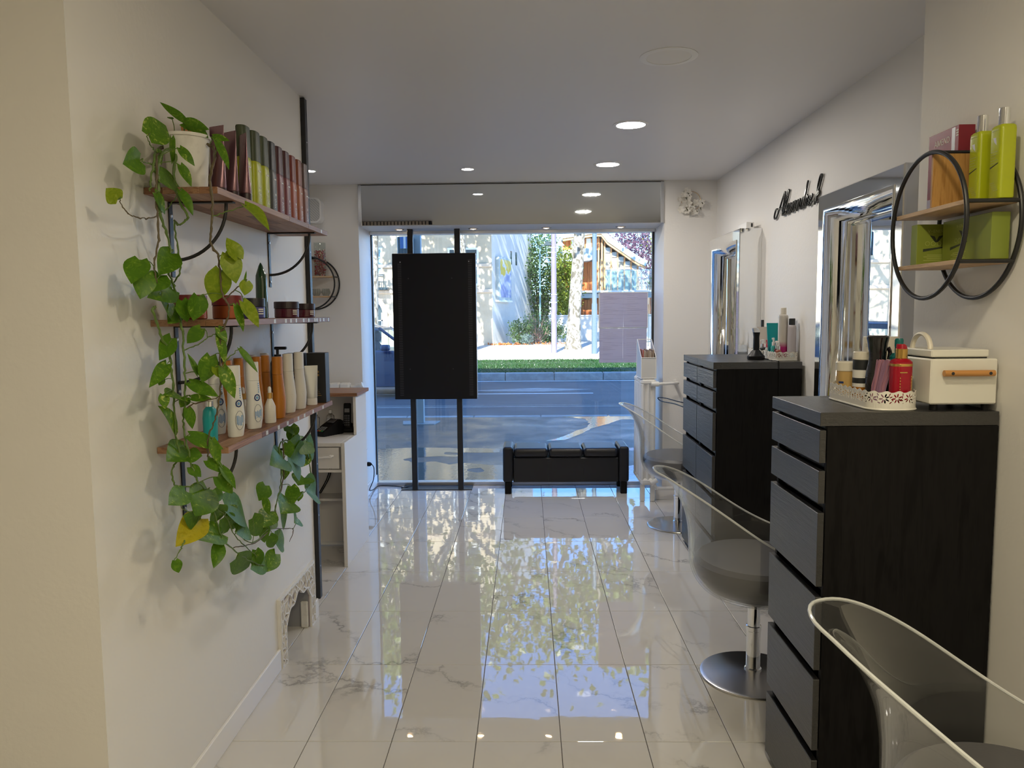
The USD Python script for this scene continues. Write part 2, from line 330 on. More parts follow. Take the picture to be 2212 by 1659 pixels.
def wood(name, c1, c2, c3, rough, scale=(1, 1, 1), bands=7.0, dist=3.0, bump=.0003, spec=.5, ior=1.5):
    usdkit.material(stage, '/World/Looks/'+name, {'t': ('geometry', {}), 'o': ('object_info', {}), 'k': ('math', {'math_type': 'multiply', 'value2': 23.0}),
        'cx': ('combine_xyz', {}), 'ad': ('vector_math', {'math_type': 'add'}), 'm': ('mapping', {'scale': scale}),
        'n': ('noise_texture', {'scale': bands, 'detail': 6.0, 'roughness': .65, 'distortion': .35}),
        'r': ('rgb_ramp', {'ramp': [(0, c1), (.36, c1), (.5, c2), (.62, c3), (.72, c1), (1, c2)]}),
        'b': ('bump', {'strength': 1.0, 'distance': bump}),
        'p': ('principled_bsdf', {'roughness': rough, 'specular_ior_level': spec, 'ior': ior})},
        [('o.random', 'k.value1'), ('k.value', 'cx.x'), ('k.value', 'cx.y'), ('k.value', 'cx.z'), ('t.position', 'ad.vector1'), ('cx.vector', 'ad.vector2'), ('ad.vector', 'm.vector'),
         ('m.vector', 'n.vector'), ('n.fac', 'r.fac'), ('r.color', 'p.base_color'), ('n.fac', 'b.height'), ('b.normal', 'p.normal')], surface='p.BSDF')
wood('acacia', (.235, .105, .052), (.31, .155, .082), (.17, .07, .034), .45, scale=(9, .8, 30), bands=3.0)
wood('acacia_b', (.30, .15, .08), (.38, .21, .12), (.22, .10, .05), .45, scale=(9, .8, 30), bands=3.0)
wood('acacia_c', (.17, .068, .033), (.24, .11, .055), (.12, .045, .022), .45, scale=(9, .8, 30), bands=3.0)
wood('pale_ply', (.50, .33, .19), (.58, .40, .24), (.44, .28, .15), .5, scale=(6, 1.5, 25), bands=3.0)
wood('bamboo', (.42, .21, .055), (.50, .27, .085), (.35, .165, .04), .4, scale=(25, 25, 1.6), bands=3.0)
wood('desk_top', (.27, .125, .06), (.34, .17, .09), (.20, .09, .04), .4, scale=(1, 12, 20), bands=3.0)
wood('slat_wood', (.62, .48, .34), (.68, .54, .40), (.56, .42, .29), .55, scale=(20, 20, 1), bands=3.0)
wood('black_oak', (.0085, .008, .0082), (.013, .0122, .0125), (.006, .0055, .0058), .36, scale=(9, 1.1, 16), bands=5.0, bump=.0022, spec=.8, ior=1.62)
wood('black_oak_v', (.0065, .006, .0062), (.010, .0093, .0095), (.005, .0045, .0047), .55, scale=(8, 12, .9), bands=4.0, bump=.0005, spec=.12)

# ---- slatted panel on the end of the wall block, with its black edge strip
sp = thing('slat_panel', 'vertical wooden slat panel on black backing, on the wall end behind the black strip', 'wall panel', (0, 0, 0))
obj('backing', bx(-1.98, LX-.006, 3.751, 3.763, .02, CEIL-.004), 'black_plastic', sp)
for k in range(23):
    x = -1.965+k*.0386
    obj('slat', bx(x, x+.027, 3.763, 3.785, .02, CEIL-.004, .002), 'slat_wood', sp)
st = thing('edge_strip', 'tall black metal angle strip on the end corner of the left wall', 'edge strip', (0, 0, 0))
obj('strip', [bx(LX-.005, LX+.021, 3.7515, 3.792, .085, CEIL-.006, .003)], 'black_metal', st)
for k in range(9): obj('screw', lathe([(0, .0018), (.003, .0012), (.0042, 0)], 10, loc=(0, 0, 0)).apply_transform(M4((LX+.0208, 3.772, .25+k*.26), ry=90)), 'alu', st)
# ---- shop-window header mirror
hm = thing('header_mirror', 'long grey mirror panel above the shop window reflecting the ceiling', 'mirror panel', (0, 0, 0))
obj('mirror_face', bx(WX0+.03, WX1-.03, FRONT_Y-.014, FRONT_Y-.004, WZ1+.004, CEIL-.012), 'mirror_grey', hm)
for a, b in ((WX0+.006, WX0+.03), (WX1-.03, WX1-.006)): obj('frame_edge', bx(a, b, FRONT_Y-.018, FRONT_Y, WZ1+.002, CEIL-.010, .001), 'alu', hm)
obj('frame_edge', bx(WX0+.006, WX1-.006, FRONT_Y-.017, FRONT_Y, CEIL-.012, CEIL-.008), 'dark_gasket', hm)

# ---- portrait screen seen from behind, on two posts
tv = thing('display_screen', 'tall black portrait display seen from behind, facing the street', 'screen', (0, 0, 0))
X0, X1, Z0, Z1, YS = -1.112, -.424, .797, 2.005, 6.42
obj('housing', bx(X0, X1, YS, YS+.055, Z0, Z1, .003), 'black_plastic', tv)
obj('front_bezel', bx(X0, X1, YS+.055, YS+.075, Z0, Z1, .002), 'dark_plastic', tv)
obj('display_glass', bx(X0+.012, X1-.012, YS+.075, YS+.078, Z0+.012, Z1-.012), 'black_cap', tv)
obj('side_trim', [bx(X1, X1+.003, YS+.012, YS+.06, Z0+.01, Z1-.004)] , 'alu', tv, label='silver perforated side strip')
obj('perforation', [bx(X1+.003, X1+.0036, YS+.02, YS+.032, Z0+.02+k*.0105, Z0+.026+k*.0105) for k in range(112)], 'dark_gasket', tv, kind='stuff')
obj('vent_slots', [bx(X0+.045, X0+.075, YS-.0015, YS, Z0+.03+k*.0145, Z0+.037+k*.0145) for k in range(76)], 'dark_gasket', tv, kind='stuff')
obj('vent_slots', [bx(X1-.062, X1-.03, YS-.0015, YS, Z0+.03+k*.0145, Z0+.037+k*.0145) for k in range(78)], 'dark_gasket', tv, kind='stuff')
for xx, zz in ((-1.045, 1.935), (-.478, 1.935), (-.47, 1.6), (-.98, 1.8), (-.62, 1.8), (-.98, 1.05), (-.62, 1.05)):
    obj('screw', lathe([(0, .002), (.0035, .0015), (.005, 0)], 10).apply_transform(M4((xx, YS-.0002, zz), rx=90)), 'alu' if zz > 1.85 else 'dark_plastic', tv)
for x in (-.972, -.579):
    obj('post', bx(x-.023, x+.023, YS+.079, YS+.125, .006, WZ1-.002, .002), 'black_metal', tv)
    obj('mounting_plate', bx(x-.05, x+.05, YS+.0785, YS+.083, 1.1, 1.7), 'black_metal', tv)
obj('base_plate', bx(-1.092, -.484, 6.512, 6.69, .0003, .0065, .002), 'black_metal', tv)

# ---- leather storage bench
b = thing('storage_bench', 'black leather storage bench with padded arms below the window', 'bench', (.3125, 6.52, 0))
W2 = .525
obj('box_body', bx(-W2+.085, W2-.085, -.155, .155, .098, .305, .008), 'black_leather', b)
def pillow(x0, x1, y0, y1, z0, z1, r):
    return rbox(x0, x1, y0, y1, z0, z1, r, 3)
for k in range(3):
    a = -W2+.088+k*(2*W2-.176)/3
    obj('lid', pillow(a+.001, a+(2*W2-.176)/3-.001, -.168, .16, .308, .385, .03), 'black_leather', b)
for s in (-1, 1):
    xx = s*(W2-.042)
    obj('arm', [pillow(xx-.042, xx+.042, -.172, .165, .098, .398, .022)], 'black_leather', b)
    for yy in (-.135, .13): obj('leg', bx(xx-.027, xx+.027, yy-.027, yy+.027, 0, .10, .004), 'black_oak_v', b)
for k in (1, 2):
    a = -W2+.088+k*(2*W2-.176)/3
    obj('seam', tube([(a, -.157, .11), (a, -.157, .3)], .0012, 5), 'black_leather', b)

# ---- cast-iron radiator on the right, magazine rack on top
ra = thing('radiator', 'tall white cast-iron column radiator right of the window', 'radiator', (0, 0, 0))
for k in range(7):
    y0 = 6.06+k*.062
    cols = []
    for c in range(3): cols.append(bx(.892+c*.042, .892+c*.042+.030, y0+.004, y0+.052, .17, .95, .012))
    cols += [bx(.890, 1.010, y0, y0+.056, .935, .985, .016), bx(.890, 1.010, y0, y0+.056, .135, .19, .016)]
    cols += [bx(.892+.03, .892+.042+.002, y0+.02, y0+.036, .19, .94), bx(.934+.03, .934+.044, y0+.02, y0+.036, .19, .94)]
    obj('section', cols, 'white_enamel', ra)
for xx in (.91, .99): obj('foot', bx(xx-.018, xx+.018, 6.08, 6.12, 0, .14, .006), 'white_enamel', ra)
obj('supply_pipe', [tube([(.985, 6.045, .945), (1.09, 6.07, .945), (1.19, 6.13, .945), (1.19, 6.25, .945)], .012, 12), cyl(.02, -.03, .03, 16).apply_transform(M4((.995, 6.047, .945), ry=90)), cyl(.018, -.015, .012, 16).apply_transform(M4((1.19, 6.233, .945), rx=90))], 'white_enamel', ra)
obj('return_pipe', [tube([(.985, 6.045, .17), (1.02, 6.06, .11), (1.19, 6.1, .10), (1.19, 6.235, .10)], .012, 12), cyl(.02, -.028, .028, 16).apply_transform(M4((.995, 6.047, .168), ry=60))], 'white_enamel', ra)
mg = thing('magazine_file', 'white metal mesh magazine file standing on the tall radiator', 'magazine holder', (0, 0, .9855))
mx0, mx1, my0, my1 = .893, 1.007, 6.07, 6.33
side = [(my0, 0), (my1, 0), (my1, .30), (my1-.03, .30), (my0, .165)]
def side_plate(x): return axes(extr(Polygon(side), .0015), (x, 0, 0), (0, 1, 0), (0, 0, 1), (1, 0, 0))
obj('side_panel', side_plate(mx0), 'file_mesh', mg); obj('side_panel', side_plate(mx1-.0015), 'file_mesh', mg)
obj('front_panel', bx(mx0, mx1, my0, my0+.0015, 0, .165), 'file_mesh', mg); obj('bottom_panel', bx(mx0, mx1, my0, my1, 0, .002), 'white_enamel', mg)
obj('wire_rim', [tube([(x, y, z) for y, z in side+side[:1]], .0032, 6) for x in (mx0, mx1)] + [tube([(mx0, y, z), (mx1, y, z)], .0032, 6) for y, z in ((my0, .165), (my1, .30), (my0, .003))], 'white_enamel', mg)
pm('file_mesh', (.62, .61, .58), .5); pm('magazine_edge', (.33, .25, .19), .6); pm('magazine_edge_b', (.50, .42, .34), .6); pm('magazine_red', (.42, .16, .13), .5)
for k in range(7):
    xx = mx0+.012+k*.0135
    obj('magazine', bx(xx, xx+.011, my0+.03, my1-.02, .9855+.003, .9855+.225-.008*(k % 3), .001), ['magazine_edge', 'magazine_edge_b', 'magazine_edge'][k % 3] if k else 'magazine_red',
        label='magazine in the white mesh file, counting from the window side ' + ['first, reddish', 'second', 'third', 'fourth', 'fifth', 'sixth', 'seventh'][k], cat='magazine', group='magazines in the mesh file')

# ---- notices taped to the glass
usdkit.material(stage, '/World/Looks/notice_paper', {'g': ('geometry', {}), 'm': ('mapping', {'scale': (5, 1, 130)}), 'n': ('noise_texture', {'scale': 1.0, 'detail': 1.0}),
    'r': ('rgb_ramp', {'ramp': [(0, (.70, .64, .68)), (.55, (.70, .64, .68)), (.63, (.63, .57, .62)), (1, (.63, .57, .62))]}),
    'd': ('diffuse_bsdf', {}), 't': ('translucent_bsdf', {}), 'x': ('mix_closure', {'fac': .5})},
    [('g.position', 'm.vector'), ('m.vector', 'n.vector'), ('n.fac', 'r.fac'), ('r.color', 'd.color'), ('r.color', 't.color'), ('d.BSDF', 'x.closure1'), ('t.BSDF', 'x.closure2')], surface='x.closure')
for q, (x, z, d) in enumerate(((.627, 1.378, 'upper left'), (.832, 1.378, 'upper right'), (.623, 1.072, 'lower left'), (.828, 1.072, 'lower right'))):
    t = thing('notice_sheet', f'mauve backlit paper notice taped inside the shop window, {d} of the four', 'paper notice', (x, GLASS_Y-.004, z), group='paper notices on the shop window')
    obj('sheet', bx(0, .2045, 0, .0008, 0, .296), 'notice_paper', t)
    obj('printed_lines', [bx(.03, .03+.06+.08*((k*37) % 11)/11, -.0004, 0, .27-.016*k, .2715-.016*k) for k in range(13) if k % 6 != 5], 'notice_ink', t, kind='stuff')
pm('notice_ink', (.48, .42, .46), .6)
obj('poster_rail', bx(.62, 1.036, GLASS_Y-.006, GLASS_Y-.001, 1.369, 1.3775), 'alu', label='thin silver strip between the upper and lower window notices', cat='strip')
for k, (x0, x1, z0, z1) in enumerate(((.618, .627, 1.37, 1.68), (.62, 1.04, 1.674, 1.681), (1.036, 1.042, 1.37, 1.68))):
    obj('tape_border', bx(x0, x1, GLASS_Y-.005, GLASS_Y-.002, z0, z1), 'white_plastic', label='white tape along the ' + ('left edge', 'top edge', 'right edge')[k] + ' of the window notices', cat='tape')

# ---- front desk with hutch, left of the window
d = thing('reception_desk', 'white reception desk with a drawer and an open shelf hutch under a wooden top', 'desk', (0, 0, 0))
obj('side_panel', bx(-1.108, -1.086, 4.50, 5.12, .0, .752, .0015), 'white_satin', d)
obj('worktop', bx(-1.97, -1.109, 4.50, 5.12, .73, .752, .0015), 'white_satin', d)
obj('back_panel', bx(-1.97, -1.109, 4.955, 4.97, .02, .73), 'white_satin', d)
obj('plinth_rail', bx(-1.97, -1.109, 4.93, 4.954, .005, .02), 'white_gloss_paint', d)
obj('cross_rail', bx(-1.97, -1.109, 4.51, 4.53, .573, .590, .001), 'white_satin', d)
obj('lower_shelf', bx(-1.97, -1.109, 4.80, 4.954, .33, .345), 'white_satin', d)
dr = obj('drawer', bx(-1.62, -1.122, 4.502, 4.52, .597, .724, .002), 'white_satin', d)
obj('handle', [tube(smoothpath([(-1.26, 4.497, .66), (-1.245, 4.482, .664), (-1.21, 4.478, .668), (-1.17, 4.482, .672), (-1.155, 4.497, .676)], 5), .006, 8), lathe([(0, 0), (.012, .003), (.008, .012), (0, .014)], 10).apply_transform(M4((-1.17, 4.49, .673), rx=90))], 'white_plastic', dr, label='white branch-shaped drawer handle')
obj('hutch_side', bx(-1.098, -1.080, 4.80, 5.10, .753, 1.0, .001), 'white_satin', d)
obj('hutch_back', bx(-1.97, -1.098, 5.08, 5.10, .753, 1.0), 'white_satin', d)
obj('wooden_top', bx(-1.97, -1.062, 4.76, 5.12, 1.0, 1.022, .002), 'desk_top', d, label='oiled wooden top board')
for k in range(2): obj('cable', tube(smoothpath([(-1.27-.012*k, 4.94, .56), (-1.30-.012*k, 4.945, .45), (-1.37-.01*k, 4.948, .33)], 6), .0035, 6), 'black_plastic', d)
# card terminal, telephone, gel bottles
ct = thing('card_terminal', 'black card payment terminal with keypad on the white desk', 'card terminal', (-1.26, 4.82, .752), rz=-32)
prof = [(-.085, 0), (.085, 0), (.085, .082), (.06, .095), (-.02, .06), (-.085, .028)]
obj('body', axes(extr(Polygon(prof).buffer(-.006).buffer(.006), .084), (-.042, 0, 0), (0, 1, 0), (0, 0, 1), (1, 0, 0)), 'black_plastic', ct)
nrm = np.array([0, -.035, .08]); nrm = nrm/np.linalg.norm(nrm); tv_ = np.array([0, .08, .035]); tv_ = tv_/np.linalg.norm(tv_)
obj('screen', axes(bx(-.028, .028, .0, .045, 0, .0015), np.array([0, .012, .0755]), (1, 0, 0), tv_, nrm), 'screen_grey', ct)
pm('screen_grey', (.13, .13, .14), .15); pm('key_grey', (.22, .22, .22), .5); pm('key_green', (.02, .30, .06), .5); pm('key_red', (.5, .03, .02), .5); pm('key_yellow', (.55, .36, .02), .5)
n2 = np.array([0, -.032, .065]); n2 = n2/np.linalg.norm(n2); t2 = np.array([0, .065, .032]); t2 = t2/np.linalg.norm(t2)
for r in range(4):
    for c in range(3):
        m_ = ['key_red', 'key_yellow', 'key_green'][c] if r == 0 else 'key_grey'
        obj('key', axes(bx(-.027+c*.019, -.012+c*.019, r*.0135, r*.0135+.009, 0, .003, .001), np.array([0, -.078, .0305]), (1, 0, 0), t2, n2), m_, ct)
ph = thing('cordless_phone', 'black cordless telephone upright in its charging cradle', 'telephone', (-1.168, 4.94, .752))
obj('cradle', [rbox(-.05, .05, -.045, .045, 0, .03, .012), bx(-.03, .03, -.0, .03, .02, .055, .006)], 'black_plastic', ph)
hs = mv(rbox(-.024, .024, -.012, .012, 0, .165, .008), (0, -.012, .022), rx=-8)
obj('handset', hs, 'black_plastic', ph)
obj('display', mv(bx(-.016, .016, -.0135, -.012, .105, .130), (0, -.012, .022), rx=-8), 'key_grey', ph)
for r in range(5):
    for c in range(3): obj('key', mv(bx(-.017+c*.0125, -.008+c*.0125, -.0135, -.012, .02+r*.0145, .029+r*.0145), (0, -.012, .022), rx=-8), 'screen_grey', ph)
for k, (x, y, h, dsc) in enumerate(((-1.335, 4.80, .155, 'taller clear plastic gel bottle left of the card terminal'), (-1.285, 4.97, .14, 'clear plastic pump bottle with white label behind the card terminal'))):
    t = thing('gel_bottle', dsc, 'bottle', (x, y, .752))
    obj('body', lathe([(0, 0), (.022, 0), (.024, .003), (.024, h*.72), (.012, h*.82), (.012, h*.86), (0, h*.86)], 20), 'clear_glass', t)
    obj('cap', lathe([(0, h*.86), (.013, h*.86), (.013, h), (0, h)], 16), 'white_plastic', t)
    if k: obj('label', lathe([(.0243, h*.15), (.0246, h*.16), (.0246, h*.6), (.0243, h*.61)], 20), 'white_print', t)
# small radiator behind the desk
r2_ = thing('aluminium_radiator', 'low white sectional radiator behind the reception desk', 'radiator', (0, 0, 0))
for k in range(7):
    x0 = -1.995+k*.082
    obj('section', [bx(x0, x0+.079, 6.11, 6.20, .36, .965, .012)], 'white_enamel', r2_)
    obj('bracket', bx(x0+.03, x0+.05, 6.20, 6.25, .5, .56), 'white_enamel', r2_) if k in (1, 5) else None
obj('valve', [tube([(-1.42, 6.15, .93), (-1.36, 6.15, .93)], .013, 12), cyl(.021, 0, .05, 18).apply_transform(M4((-1.372, 6.14, .935), ry=78)), cyl(.023, 0, .018, 18).apply_transform(M4((-1.335, 6.12, .945), ry=70))], 'white_plastic', r2_)
# wall socket with plug on the window reveal
so = thing('wall_socket', 'white double socket with a black plug on the left window reveal', 'socket', (WX0, 6.31, .27))
obj('plate', rbox(.0, .010, -.04, .04, -.04, .12, .004), 'white_plastic', so)
obj('plug', lathe([(0, 0), (.019, 0), (.017, .022), (.008, .034), (0, .034)], 16).apply_transform(M4((.010, 0, .0), ry=90)), 'black_plastic', so)
cb = smoothpath([(WX0+.044, 6.31, .27), (WX0+.062, 6.31, .235), (WX0+.055, 6.315, .14), (WX0+.018, 6.33, .05), (WX0+.016, 6.5, .012), (WX0+.03, 6.66, .006), (-1.2, 6.665, .005), (-1.1, 6.62, .005), (-1.10, 6.58, .005), (-1.05, 6.60, .011), (-1.0, 6.55, .03)], 7)
obj('power_cable', tube(cb, .0035, 7), 'black_plastic', label='black power cable running from the plug along the floor to the screen', cat='cable')
cb = smoothpath([(1.005, 5.08, .90), (.995, 5.4, .885), (1.0, 5.75, .905), (1.015, 6.0, .90), (1.03, 6.03, .885), (1.02, 5.85, .87), (1.01, 5.5, .872), (1.03, 5.12, .86)], 8)

# ---- loudspeaker and wreath on the front wall
s = thing('wall_speaker', 'rounded white loudspeaker on the front wall beside the black strip', 'loudspeaker', (-1.715, 6.25, 2.33))
def squircle(w, h, r): return sbox(-w/2+r, -h/2+r, w/2-r, h/2-r).buffer(r, 8)
obj('housing', axes(extr(squircle(.20, .195, .05), .10), (0, 0, 0), (1, 0, 0), (0, 0, 1), (0, -1, 0)), 'white_plastic', s)
obj('grille', axes(extr(squircle(.175, .17, .042), .006), (0, -.10, 0), (1, 0, 0), (0, 0, 1), (0, -1, 0)), 'speaker_grille', s, label='grey striped grille')
usdkit.material(stage, '/World/Looks/speaker_grille', {'g': ('geometry', {}), 'w': ('wave_texture', {'scale': 30.0, 'bands_direction': 'diagonal'}), 'r': ('rgb_ramp', {'ramp': [(0, (.38, .38, .37)), (1, (.56, .55, .53))]}), 'p': ('principled_bsdf', {'roughness': .6})}, [('g.position', 'w.vector'), ('w.fac', 'r.fac'), ('r.color', 'p.base_color')], surface='p.BSDF')
fw_ = thing('flower_hoop', 'gold hoop with white fabric flowers on the front wall', 'wall decoration', (1.30, 6.235, 2.375))
obj('hoop', tube([(.075*math.cos(a), 0, .075*math.sin(a)) for a in np.linspace(0, 2*PI, 40, endpoint=False)], .0028, 6, closed=True), 'brass_dull', fw_)
rng = random.Random(4)
def flower(c, r):
    ms = []
    ax = np.array([rng.uniform(-.4, .4), -1, rng.uniform(-.4, .4)]); ax = ax/np.linalg.norm(ax)
    u = np.cross(ax, [0, 0, 1.0]); u = u/np.linalg.norm(u); v = np.cross(u, ax)
    for k in range(6):
        a = k*PI/3+rng.uniform(-.2, .2); dd = math.cos(a)*u+math.sin(a)*v; e = np.cross(dd, ax)
        P = [np.array(c), c+dd*r*.55+e*r*.38+ax*r*.25, c+dd*r+ax*r*.30, c+dd*r*.55-e*r*.38+ax*r*.25, c+dd*r*.5+ax*r*.12]
        ms.append(trimesh.Trimesh(P, [(0, 1, 4), (1, 2, 4), (2, 3, 4), (3, 0, 4)], process=False))
    return ms
pm('petal_white', (.78, .74, .66), .7); pm('stamen', (.05, .05, .02), .7)
for k in range(26):
    a = rng.uniform(PI*.65, PI*2.02) if k < 20 else rng.uniform(0, 2*PI)
    rr = .075+rng.uniform(-.05, .035); c = np.array([rr*math.cos(a), -.012-rng.uniform(0, .02), rr*math.sin(a)])
    f_ = obj('flower', flower(c, rng.uniform(.022, .036)), 'petal_white', fw_)
for k in range(7):
    a = rng.uniform(0, 2*PI); c = (.07*math.cos(a), -.03, .07*math.sin(a))
    obj('leaf_sprig', tube([c, (c[0]+.012, -.034, c[2]-.02), (c[0]+.018, -.03, c[2]-.035)], [.001, .004, .0005], 5), 'stamen', fw_)

# ================================================================ THE STREET
def tri_leaves(P, size, rs, aspect=.62, droop=.0):
    """one folded 4-triangle leaf per point, random directions; returns a trimesh"""
    n = len(P); a = rs.normal(size=(n, 3)); a[:, 2] -= droop; a /= np.linalg.norm(a, axis=1, keepdims=True)
    b = np.cross(a, rs.normal(size=(n, 3))); b /= np.linalg.norm(b, axis=1, keepdims=True); c = np.cross(a, b)
    s = (size*rs.uniform(.6, 1.25, n))[:, None]
    V = np.stack([P, P+a*s*.45+b*s*aspect*.5+c*s*.1, P+a*s, P+a*s*.45-b*s*aspect*.5+c*s*.1, P+a*s*.5], 1).reshape(-1, 3)
    k = np.arange(n)[:, None]*5
    F = np.concatenate([k+[0, 1, 4], k+[1, 2, 4], k+[2, 3, 4], k+[3, 0, 4]], 0)
    return trimesh.Trimesh(V, F, process=False)
def blob_points(n, c, r, rs, clusters=40, spread=.22):
    c = np.array(c, float); r = np.array(r, float)
    d = rs.normal(size=(clusters, 3)); d /= np.linalg.norm(d, axis=1, keepdims=True)
    K = d*(rs.uniform(.25, 1.0, clusters)**.5)[:, None]
    P = K[rs.integers(0, clusters, n)]+rs.normal(size=(n, 3))*spread
    return c+P*r
def leafmat(name, cols, trans=.45):
    n = len(cols); usdkit.material(stage, '/World/Looks/'+name, {'g': ('geometry', {}), 'r': ('rgb_ramp', {'ramp': [(i/(n-1), c) for i, c in enumerate(cols)]}),
        'd': ('diffuse_bsdf', {}), 't': ('translucent_bsdf', {}), 's': ('glossy_bsdf', {'roughness': .35, 'color': (.5, .5, .5)}), 'x': ('mix_closure', {'fac': trans}), 'y': ('mix_closure', {'fac': .06})},
        [('g.random_per_island', 'r.fac'), ('r.color', 'd.color'), ('r.color', 't.color'), ('d.BSDF', 'x.closure1'), ('t.BSDF', 'x.closure2'), ('x.closure', 'y.closure1'), ('s.BSDF', 'y.closure2')], surface='y.closure')
leafmat('plane_leaf', [(.20, .26, .045), (.30, .34, .06), (.42, .42, .09), (.24, .31, .06), (.5, .40, .10)])
leafmat('hedge_leaf', [(.12, .20, .07), (.20, .28, .10), (.30, .36, .14), (.42, .34, .14), (.22, .32, .18)])
leafmat('lime_leaf', [(.27, .32, .04), (.38, .40, .06), (.44, .38, .07), (.22, .29, .04)])
leafmat('purple_leaf', [(.22, .12, .16), (.32, .20, .24), (.40, .30, .34), (.16, .10, .14)])
leafmat('litter_leaf', [(.55, .18, .05), (.62, .30, .08), (.45, .12, .05), (.5, .4, .2)], .2)
usdkit.material(stage, '/World/Looks/plane_bark', {'g': ('geometry', {}), 'm': ('mapping', {'scale': (1, 1, .62)}), 'nn': ('noise_texture', {'scale': 7.0, 'detail': 2.0, 'distortion': 1.2}),
    'r': ('rgb_ramp', {'ramp': [(0, (.10, .085, .06)), (.43, (.13, .11, .08)), (.475, (.28, .255, .20)), (.62, (.38, .35, .29)), (1, (.42, .39, .33))]}),
    'p': ('principled_bsdf', {'roughness': .8})}, [('g.position', 'm.vector'), ('m.vector', 'nn.vector'), ('nn.fac', 'r.fac'), ('r.color', 'p.base_color')], surface='p.BSDF')
pm('twig', (.12, .085, .055), .85); pm('twig_red', (.36, .22, .18), .8)
# ground
usdkit.material(stage, '/World/Looks/asphalt_wet', {'g': ('geometry', {}), 'n': ('noise_texture', {'scale': 2.2, 'detail': 4.0}), 'f': ('noise_texture', {'scale': 260.0, 'detail': 2.0}),
    'rr': ('map_range', {'from_min': .35, 'from_max': .7, 'to_min': .28, 'to_max': .5}), 'r': ('rgb_ramp', {'ramp': [(0, (.035, .037, .042)), (1, (.075, .076, .08))]}),
    'b': ('bump', {'distance': .0015, 'strength': .6}), 'p': ('principled_bsdf', {'specular_ior_level': .6})},
    [('g.position', 'n.vector'), ('g.position', 'f.vector'), ('n.fac', 'rr.value'), ('rr.result', 'p.roughness'), ('f.fac', 'r.fac'), ('r.color', 'p.base_color'), ('f.fac', 'b.height'), ('b.normal', 'p.normal')], surface='p.BSDF')
pm('asphalt', (.085, .088, .095), .62, bump=(150, .002), var=(1.3, (.12, .12, .125), .4, .7), coord='world')
usdkit.material(stage, '/World/Looks/puddle_water', {'g': ('geometry', {}), 'n': ('noise_texture', {'scale': 26.0, 'detail': 3.0}), 'b': ('bump', {'distance': .0012, 'strength': 1.0}),
    'p': ('principled_bsdf', {'base_color': (.015, .015, .014), 'roughness': .015, 'specular_ior_level': .9, 'ior': 1.7})}, [('g.position', 'n.vector'), ('n.fac', 'b.height'), ('b.normal', 'p.normal')], surface='p.BSDF')
pm('kerb_stone', (.30, .29, .28), .7, bump=(60, .002), var=(6, (.38, .37, .35), .4, .6), coord='world')
pm('road_paint', (.70, .70, .70), .6)
pm('pave_far', (.55, .52, .48), .85, bump=(40, .003), var=(.8, (.46, .43, .40), .4, .6), coord='world')
pm('lawn_soil', (.03, .06, .018), .9)
struct('street_1', [bx(-40, 40, 6.80, 11.55, -.4, -.05)], 'asphalt_wet', 'damp dark asphalt pavement in front of the shop window')
struct('street_2', [bx(-60, 60, 11.75, 19.05, -.5, -.15)], 'asphalt', 'asphalt road between the two kerbs')
struct('street_3', [bx(-60, 60, 24.95, 90, -.4, .05)], 'pave_far', 'sunlit pavement on the far side of the street')
kb = thing('kerb_near', 'low kerb stones edging the near pavement', kind='structure')
for k in range(-8, 9): obj('kerb_stone', bx(k*1.02+.2, k*1.02+1.21, 11.55, 11.75, -.35, -.047, .012), 'kerb_stone', kb)
obj('kerb_run', [bx(-40, -7.97, 11.55, 11.75, -.35, -.047), bx(9.38, 40, 11.55, 11.75, -.35, -.047)], 'kerb_stone', kb)
kb = thing('kerb_far', 'raised granite kerb stones along the tram lawn', kind='structure')
for k in range(-9, 10): obj('kerb_stone', bx(k*1.21-.55, k*1.21+.65, 19.05, 19.32, -.3, .035, .02), 'kerb_stone', kb)
obj('kerb_run', [bx(-60, -11.46, 19.05, 19.32, -.3, .035), bx(11.54, 60, 19.05, 19.32, -.3, .035)], 'kerb_stone', kb)
obj('kerb_run', [bx(-60, 60, 24.7, 24.95, -.3, .06)], 'pave_far', kb)
obj('drain_channel', [bx(-40, 40, 13.62, 13.70, -.2, -.146), bx(-40, 40, 13.86, 13.90, -.2, -.146)], 'kerb_stone', label='pale double line of channel stones along the road', cat='road edge')
obj('road_line', [bx(-4.2, 1.35, 15.85, 15.97, -.16, -.147)], 'road_paint', label='thin white line painted on the road in front of the bench', cat='road marking')
obj('road_line', [bx(-30, 40, 18.78, 18.92, -.16, -.147)], 'road_paint', label='long pale line painted at the foot of the granite kerb', cat='road marking')
obj('road_patch', extr(Polygon([(-1.6, 16.5), (.3, 16.3), (1.4, 16.7), (.2, 17.1)]), .004).apply_translation((0, 0, -.15)), 'kerb_stone', label='lighter patch in the middle of the road surface', cat='road patch')
# tram lawn
g = thing('tram_lawn', 'bright green strip of short grass between road and far pavement', 'grass', kind='stuff')
obj('soil', bx(-60, 60, 19.32, 24.7, -.3, .02), 'lawn_soil', g)
rs = np.random.default_rng(11); n = 42000
P = np.stack([rs.uniform(-9, 11, n), rs.uniform(19.34, 24.68, n), np.full(n, .018)], 1)
h_ = rs.uniform(.018, .05, n)*(1+.45*np.sin(P[:, 1]*2.4)); th = rs.uniform(0, 2*PI, n); w_ = .011
dx = np.stack([np.cos(th), np.sin(th), 0*th], 1)*w_; tip = P+np.stack([rs.normal(size=n)*.03, rs.normal(size=n)*.03, h_], 1)
V = np.stack([P-dx, P+dx, tip], 1).reshape(-1, 3)
obj('blades', trimesh.Trimesh(V, np.arange(3*n).reshape(-1, 3), process=False), 'grass_blade', g, kind='stuff', smooth=False)
leafmat('grass_blade', [(.035, .10, .022), (.05, .15, .03), (.09, .20, .05), (.04, .12, .03)], .3)
